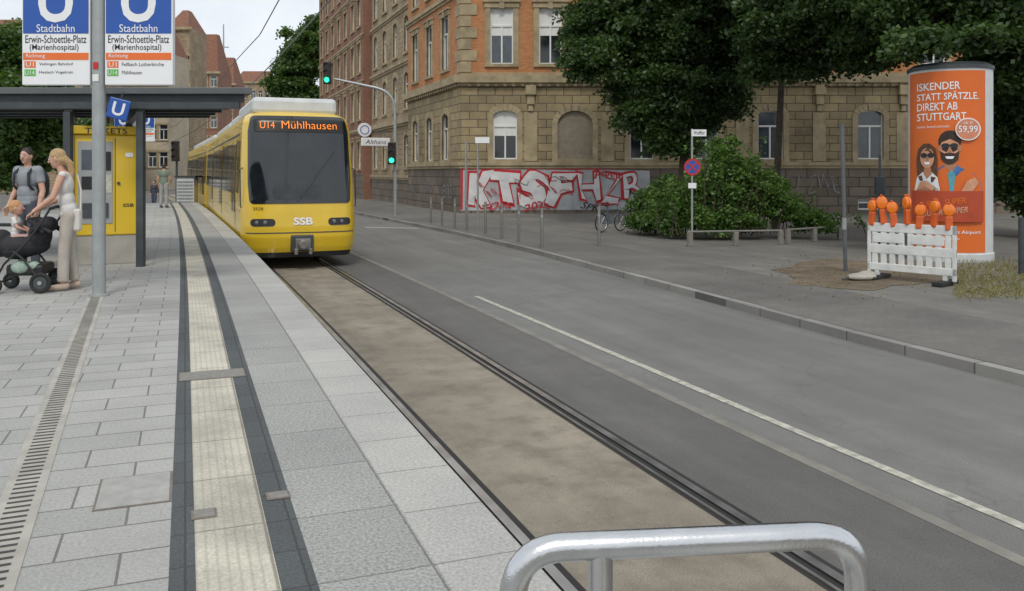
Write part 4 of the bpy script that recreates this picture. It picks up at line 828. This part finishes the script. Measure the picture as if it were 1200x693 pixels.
def person(label,loc,rz,J,hair=(.1,.06,.04),top=(.5,.5,.5),bottom=(.3,.3,.3),shoe=(.1,.1,.1),sleeve=.5,female=False,wide=1.0,hs=1.0,sc_=1.0,vox=.0075,longhair=False,key='a'):
    D=dict(pel=V(0,0,.95),wst=V(0,.01,1.1),chs=V(0,.01,1.3),nck=V(0,0,1.47),hd=V(0,.03,1.62),
        shL=V(-.17,0,1.42),shR=V(.17,0,1.42),elL=V(-.22,-.02,1.12),elR=V(.22,-.02,1.12),wrL=V(-.23,.05,.87),wrR=V(.23,.05,.87),
        hpL=V(-.085,0,.92),hpR=V(.085,0,.92),knL=V(-.1,.02,.5),knR=V(.1,.02,.5),anL=V(-.11,-.02,.09),anR=V(.11,-.02,.09),look=V(0,1,0),hnL=None,hnR=None,curl=.45,foot=V(0,1,0)); D.update(J); J=D
    r=thing('person',label,'person',loc,rz); r.scale=(sc_,)*3; k=hs; fm=.86 if female else 1
    m=MB(); sw_=.14 if female else .165
    m.ball(J['pel'],(.155*fm,.105*fm,.11)); m.ball(J['wst'],(.115 if female else .14,.085*fm,.13)); m.ball(J['chs'],(sw_,.105*fm,.17)); m.limb([J['shL'],J['chs']+V(0,0,.1),J['shR']],[.052*fm,.07,.052*fm])
    hd=J['hd']; lk=J['look'].normalized(); sidev=lk.cross(V(0,0,1)).normalized(); up=sidev.cross(lk)
    rot=Matrix((sidev,lk,up)).transposed()
    m.limb([J['chs']+V(0,0,.12),J['nck'],hd-up*.03],[.06,.05*fm,.048*fm])
    def hp(a,b,c): return hd+(sidev*a+lk*b+up*c)*k
    m.ball(hd,(.072*k,.092*k,.105*k),16,12,0,rot); m.ball(hp(0,.02,-.05),(.055*k,.068*k,.065*k),14,10,0,rot); m.ball(hp(0,.055,-.085),(.03*k,.03*k,.025*k),10,8,0,rot)
    m.limb([hp(0,.086,.015),hp(0,.108,-.018)],[.009*k,.014*k],8)
    for s in (-1,1): m.ball(hp(s*.073,-.005,-.01),(.012*k,.02*k,.032*k),8,8,0,rot); m.ball(hp(s*.035,.06,-.03),(.022*k,.02*k,.022*k),8,6,0,rot)
    for S in 'LR':
        m.limb([J['sh'+S],J['el'+S],J['wr'+S]],[.05*fm,.04*fm,.027]); m.limb([J['sh'+S].lerp(J['el'+S],.2),J['sh'+S].lerp(J['el'+S],.6)],[.052*fm,.047*fm]); m.limb([J['el'+S],J['el'+S].lerp(J['wr'+S],.35)],[.038*fm,.041*fm])
        dd=J['wr'+S]-J['el'+S]; hand(m,J['wr'+S],dd,J['hn'+S] or V(1 if S=='L' else -1,.2,0),J['curl'],1 if S=='L' else -1,1)
        m.limb([J['hp'+S],J['kn'+S],J['an'+S]],[.09*fm,.056*fm,.036]); m.limb([J['kn'+S],J['kn'+S].lerp(J['an'+S],.35)],[.05*fm,.054*fm]); ft=J['foot']; m.limb([J['an'+S]+V(0,0,-.045),J['an'+S]+ft*.15+V(0,0,-.06)],[.035,.026])
    bd=fuse(m,vox)
    for s in (-1,1):
        bd.ball(hp(s*.03,.083,.012),(.013*k,.008*k,.008*k),10,8,1,rot); bd.ball(hp(s*.03,.0905,.012),(.006*k,.003*k,.006*k),8,6,2,rot); bd.ball(hp(s*.031,.087,.034),(.019*k,.007*k,.004*k),8,6,3,rot)
    bd.ball(hp(0,.088,-.048),(.023*k,.009*k,.007*k),10,6,4,rot)
    hm=pm('hair'+key,hair,.6,.3,30,bmp=.6,bs=90)
    bd.build('body',['skin','signwhite','ink',hm,'lip'],r,smooth=True)
    hb_=MB(); hb_.ball(hp(0,-.018,.032),(.081*k,.094*k,.092*k),16,12,0,rot); hb_.ball(hp(0,-.045,-.02),(.074*k,.06*k,.075*k),14,10,0,rot)
    if longhair: hb_.limb([hp(0,-.07,-.03),hp(.03,-.11,-.1),hp(.04,-.1,-.2),hp(.03,-.08,-.28)],[.055*k,.045*k,.035*k,.018*k],10); hb_.limb([hp(.06,.02,.03),hp(.075,.0,-.06),hp(.07,-.03,-.16)],[.025*k,.022*k,.014*k],8)
    fuse(hb_,.009,2).build('hair',hm,r,smooth=True)
    t=MB(); t.ball(J['pel']+V(0,0,.06),(.165*fm,.12*fm,.11)); t.ball(J['wst'],(.132 if female else .158,.112*fm,.15)); t.ball(J['chs'],(sw_+.014,.122*fm,.165)); t.limb([J['shL'],J['chs']+V(0,0,.09),J['shR']],[.064 if sleeve else .046,.08,.064 if sleeve else .046])
    t.ball(J['pel'],(.17*fm,.125*fm,.07))
    if sleeve:
        for S in 'LR':
            if sleeve<=1: e=J['sh'+S].lerp(J['el'+S],sleeve); t.tube([J['sh'+S],e],[.066,.064],14)
            else: e=J['el'+S].lerp(J['wr'+S],sleeve-1); t.limb([J['sh'+S],J['el'+S]],[.064,.054]); t.tube([J['el'+S],e],[.054,.042],12)
    fuse(t,.011,2).build('shirt',pm('top'+key,top,.85,.12,8,bmp=.5,bs=12),r,smooth=True)
    t=MB(); t.ball(J['pel'],(.166*fm,.118*fm,.115))
    for S in 'LR':
        e=J['an'+S]+V(0,0,.02)
        t.limb([J['hp'+S],J['kn'+S]],[.102*fm,.072*wide*fm]); t.tube([J['kn'+S],e],[.072*wide*fm,.06*wide],14)
    fuse(t,.011,3).build('trousers',pm('bot'+key,bottom,.85,.12,6,bmp=.5,bs=10),r,smooth=True)
    for S in 'LR':
        t=MB(); an=J['an'+S]; ft=J['foot']; t.limb([an+V(0,0,-.03)-ft*.03,an+V(0,0,-.045)+ft*.07,an+ft*.17+V(0,0,-.055)],[.046,.04,.032],12); ub=fuse(t,.01,2)
        ub.v=[(p[0],p[1],max(p[2],an.z-.088)) for p in ub.v]; ub.build('shoe',pm('shoe'+key,shoe,.6,.1),r,smooth=True)
    return r,J
q=at(79,340,HP)
person('blonde woman in white sleeveless top and beige trousers leaning over the black pram',(q.x,q.y,HP),R(69+22),dict(
    pel=V(0,-.01,.93),wst=V(0,.01,1.09),chs=V(0,.03,1.28),nck=V(0,.06,1.44),hd=V(0,.11,1.60),look=V(.25,1,-.3),shL=V(-.15,.04,1.40),shR=V(.15,.04,1.40),
    elL=V(-.19,.14,1.13),wrL=V(-.12,.34,.97),elR=V(.19,.10,1.12),wrR=V(.14,.31,.99),hnL=V(.2,0,-1),hnR=V(-.2,0,-1),hpL=V(-.075,-.02,.9),hpR=V(.075,-.02,.9),knL=V(-.08,.03,.49),knR=V(.08,-.02,.49),anL=V(-.09,.04,.09),anR=V(.09,-.07,.09),curl=.5),
    hair=(.45,.30,.15),top=(.64,.62,.6),bottom=(.42,.38,.33),shoe=(.45,.35,.28),sleeve=0,female=True,wide=1.08,longhair=True,key='w')
bg_=thing('shoulder_bag','white shoulder bag hanging at the woman\'s hip','bag',tuple(at(89,339,HP)+V(-.02,-.1,.72)),-TH)
m=MB(); m.box(-.10,.10,-.05,.05,0,.27); m.build('pouch',pm('bagw',(.6,.58,.54),.7,.1),bg_,bev=.03); MB().tube([(-.09,0,.26),(-.11,.05,.5),(-.08,.09,.68),(.0,.1,.68),(.07,.05,.5),(.09,0,.26)],.009,6).build('strap','bagw',bg_,smooth=True)
q=atd(33,12.6,HP); RM=R(180-21-12)
person('dark haired man in grey T-shirt standing behind the pram',(q.x,q.y,HP),RM,dict(look=V(-.1,1,-.1),elL=V(-.24,.0,1.12),wrL=V(-.24,.08,.88),elR=V(.23,-.03,1.13),wrR=V(.26,.08,.9)),hair=(.035,.025,.02),top=(.25,.27,.29),bottom=(.06,.07,.09),shoe=(.08,.08,.08),sleeve=.6,sc_=1.035,key='m')
bp_=thing('backpack','dark backpack worn by the man behind the pram','backpack',(q.x,q.y,HP),RM); m=MB(); m.ball((0,-.2,1.26),(.18,.11,.26)); m.ball((0,-.27,1.16),(.12,.07,.13)); fuse(m,.012,2).build('bag_body',pm('packm',(.03,.035,.045),.8,.2,10),bp_,smooth=True)
for s in (-1,1): MB().tube([(s*.09,-.12,1.12),(s*.13,-.02,1.12),(s*.13,.14,1.25),(s*.12,.13,1.42),(s*.1,0,1.53),(s*.09,-.13,1.45)],.02,8).build('shoulder_strap','packm',bp_,smooth=True)
q=atd(192,35,HP)
person('distant pedestrian in grey green top and pale trousers beyond the shelter',(q.x,q.y,HP),R(-21),dict(elR=V(.24,.05,1.12),wrR=V(.2,.2,1.0)),hair=(.06,.04,.03),top=(.18,.22,.17),bottom=(.33,.33,.32),sleeve=.5,vox=.012,key='f',sc_=1.05)
q=atd(181,52,.0)
person('distant pedestrian in dark clothes left of the grey green one',(q.x,q.y,.0),R(150),dict(knL=V(-.1,.12,.5),anL=V(-.1,.14,.09),anR=V(.1,-.15,.09)),hair=(.03,.02,.02),top=(.05,.05,.07),bottom=(.05,.06,.1),sleeve=1.6,vox=.012,sc_=1.03,key='g')
q=at(31,341,HP); pr=thing('pram','black pram with quilted seat and full basket beside the blonde woman','pram',(q.x,q.y,HP),-TH+R(8))
for (x,y,rr) in ((.26,-.27,.125),(.26,.27,.125),(-.27,-.24,.1),(-.27,.24,.1)):
    w_=MB().torus((x,y,rr),rr-.024,.024,'y',26,8).build('wheel','rubber',pr,smooth=True); MB().lathe([(rr*.62,-.015),(rr*.62,.015)],(x,y,rr),18,0,'y').build('rim','darksteel',w_); MB().lathe([(rr*.2,-.03),(rr*.2,.03)],(x,y,rr),12,0,'y').build('hub','galv',w_)
m=MB()
for s in (-.25,.25): m.tube([(-.27,s,.12),(-.15,s,.35),(.1,s,.6),(.28,s,.86),(.36,s,1.0)],.014,8); m.tube([(.26,s,.14),(.05,s,.42),(-.05,s,.5)],.013,8)
m.tube([(.26,-.26,.13),(.26,.26,.13)],.012,6); m.tube([(-.27,-.24,.12),(-.27,.24,.12)],.012,6); m.build('chassis','black',pr,smooth=True)
MB().tube([(.36,-.25,1.0),(.38,-.12,1.02),(.38,.12,1.02),(.36,.25,1.0)],.019,10).build('handle','rubber',pr,smooth=True)
m=MB(); m.ball((-.05,0,.55),(.33,.2,.14)); m.ball((.16,0,.68),(.12,.2,.2)); m.ball((-.28,0,.58),(.12,.19,.17)); m.ball((-.1,0,.5),(.2,.19,.12)); fuse(m,.012,3).build('seat_shell',pm('pramf',(.022,.022,.026),.8,.3,10,bmp=.6,bs=14),pr,smooth=True)
m=MB()
for k in range(4):
    a=R(10+k*28); m.tube([(.2+.16*math.cos(a)*-.5+.05*k,-.21,.72),(.22-.05*k,-.2,.84+.01*k),(.22-.05*k,.2,.84+.01*k),(.2+.05*k,.21,.72)],.02,8)
m.ball((.24,0,.8),(.1,.21,.1)); m.build('folded_hood','pramf',pr,smooth=True)
m=MB(); m.box(-.16,.26,-.2,.2,.2,.34); bk_=m.build('basket','black',pr,bev=.04); m=MB(); m.ball((0,-.16,.3),(.12,.07,.08)); m.ball((.14,-.14,.31),(.07,.07,.06)); m.build('blanket',pm('blank',(.3,.4,.33),.8,.2,30),bk_,smooth=True)
MB().tube([(-.32,-.18,.68),(-.38,-.12,.74),(-.38,.12,.74),(-.32,.18,.68)],.018,8).build('bumper_bar','rubber',pr,smooth=True)
q2=Vector((q.x,q.y,HP))+V(-.10*CT-.05*ST,.10*ST-.05*CT,.25)
person('toddler in a white top sitting up in the pram',tuple(q2),R(-21-75),dict(
    hd=V(0,.02,1.72),nck=V(0,0,1.5),knL=V(-.12,.35,.92),knR=V(.12,.35,.92),anL=V(-.12,.4,.62),anR=V(.12,.4,.62),elL=V(-.24,.1,1.2),wrL=V(-.18,.28,1.12),elR=V(.24,.1,1.2),wrR=V(.18,.28,1.12)),
    hair=(.5,.27,.12),top=(.6,.58,.56),bottom=(.5,.3,.28),shoe=(.3,.3,.3),sleeve=.6,hs=1.75,sc_=.44,vox=.014,key='t')
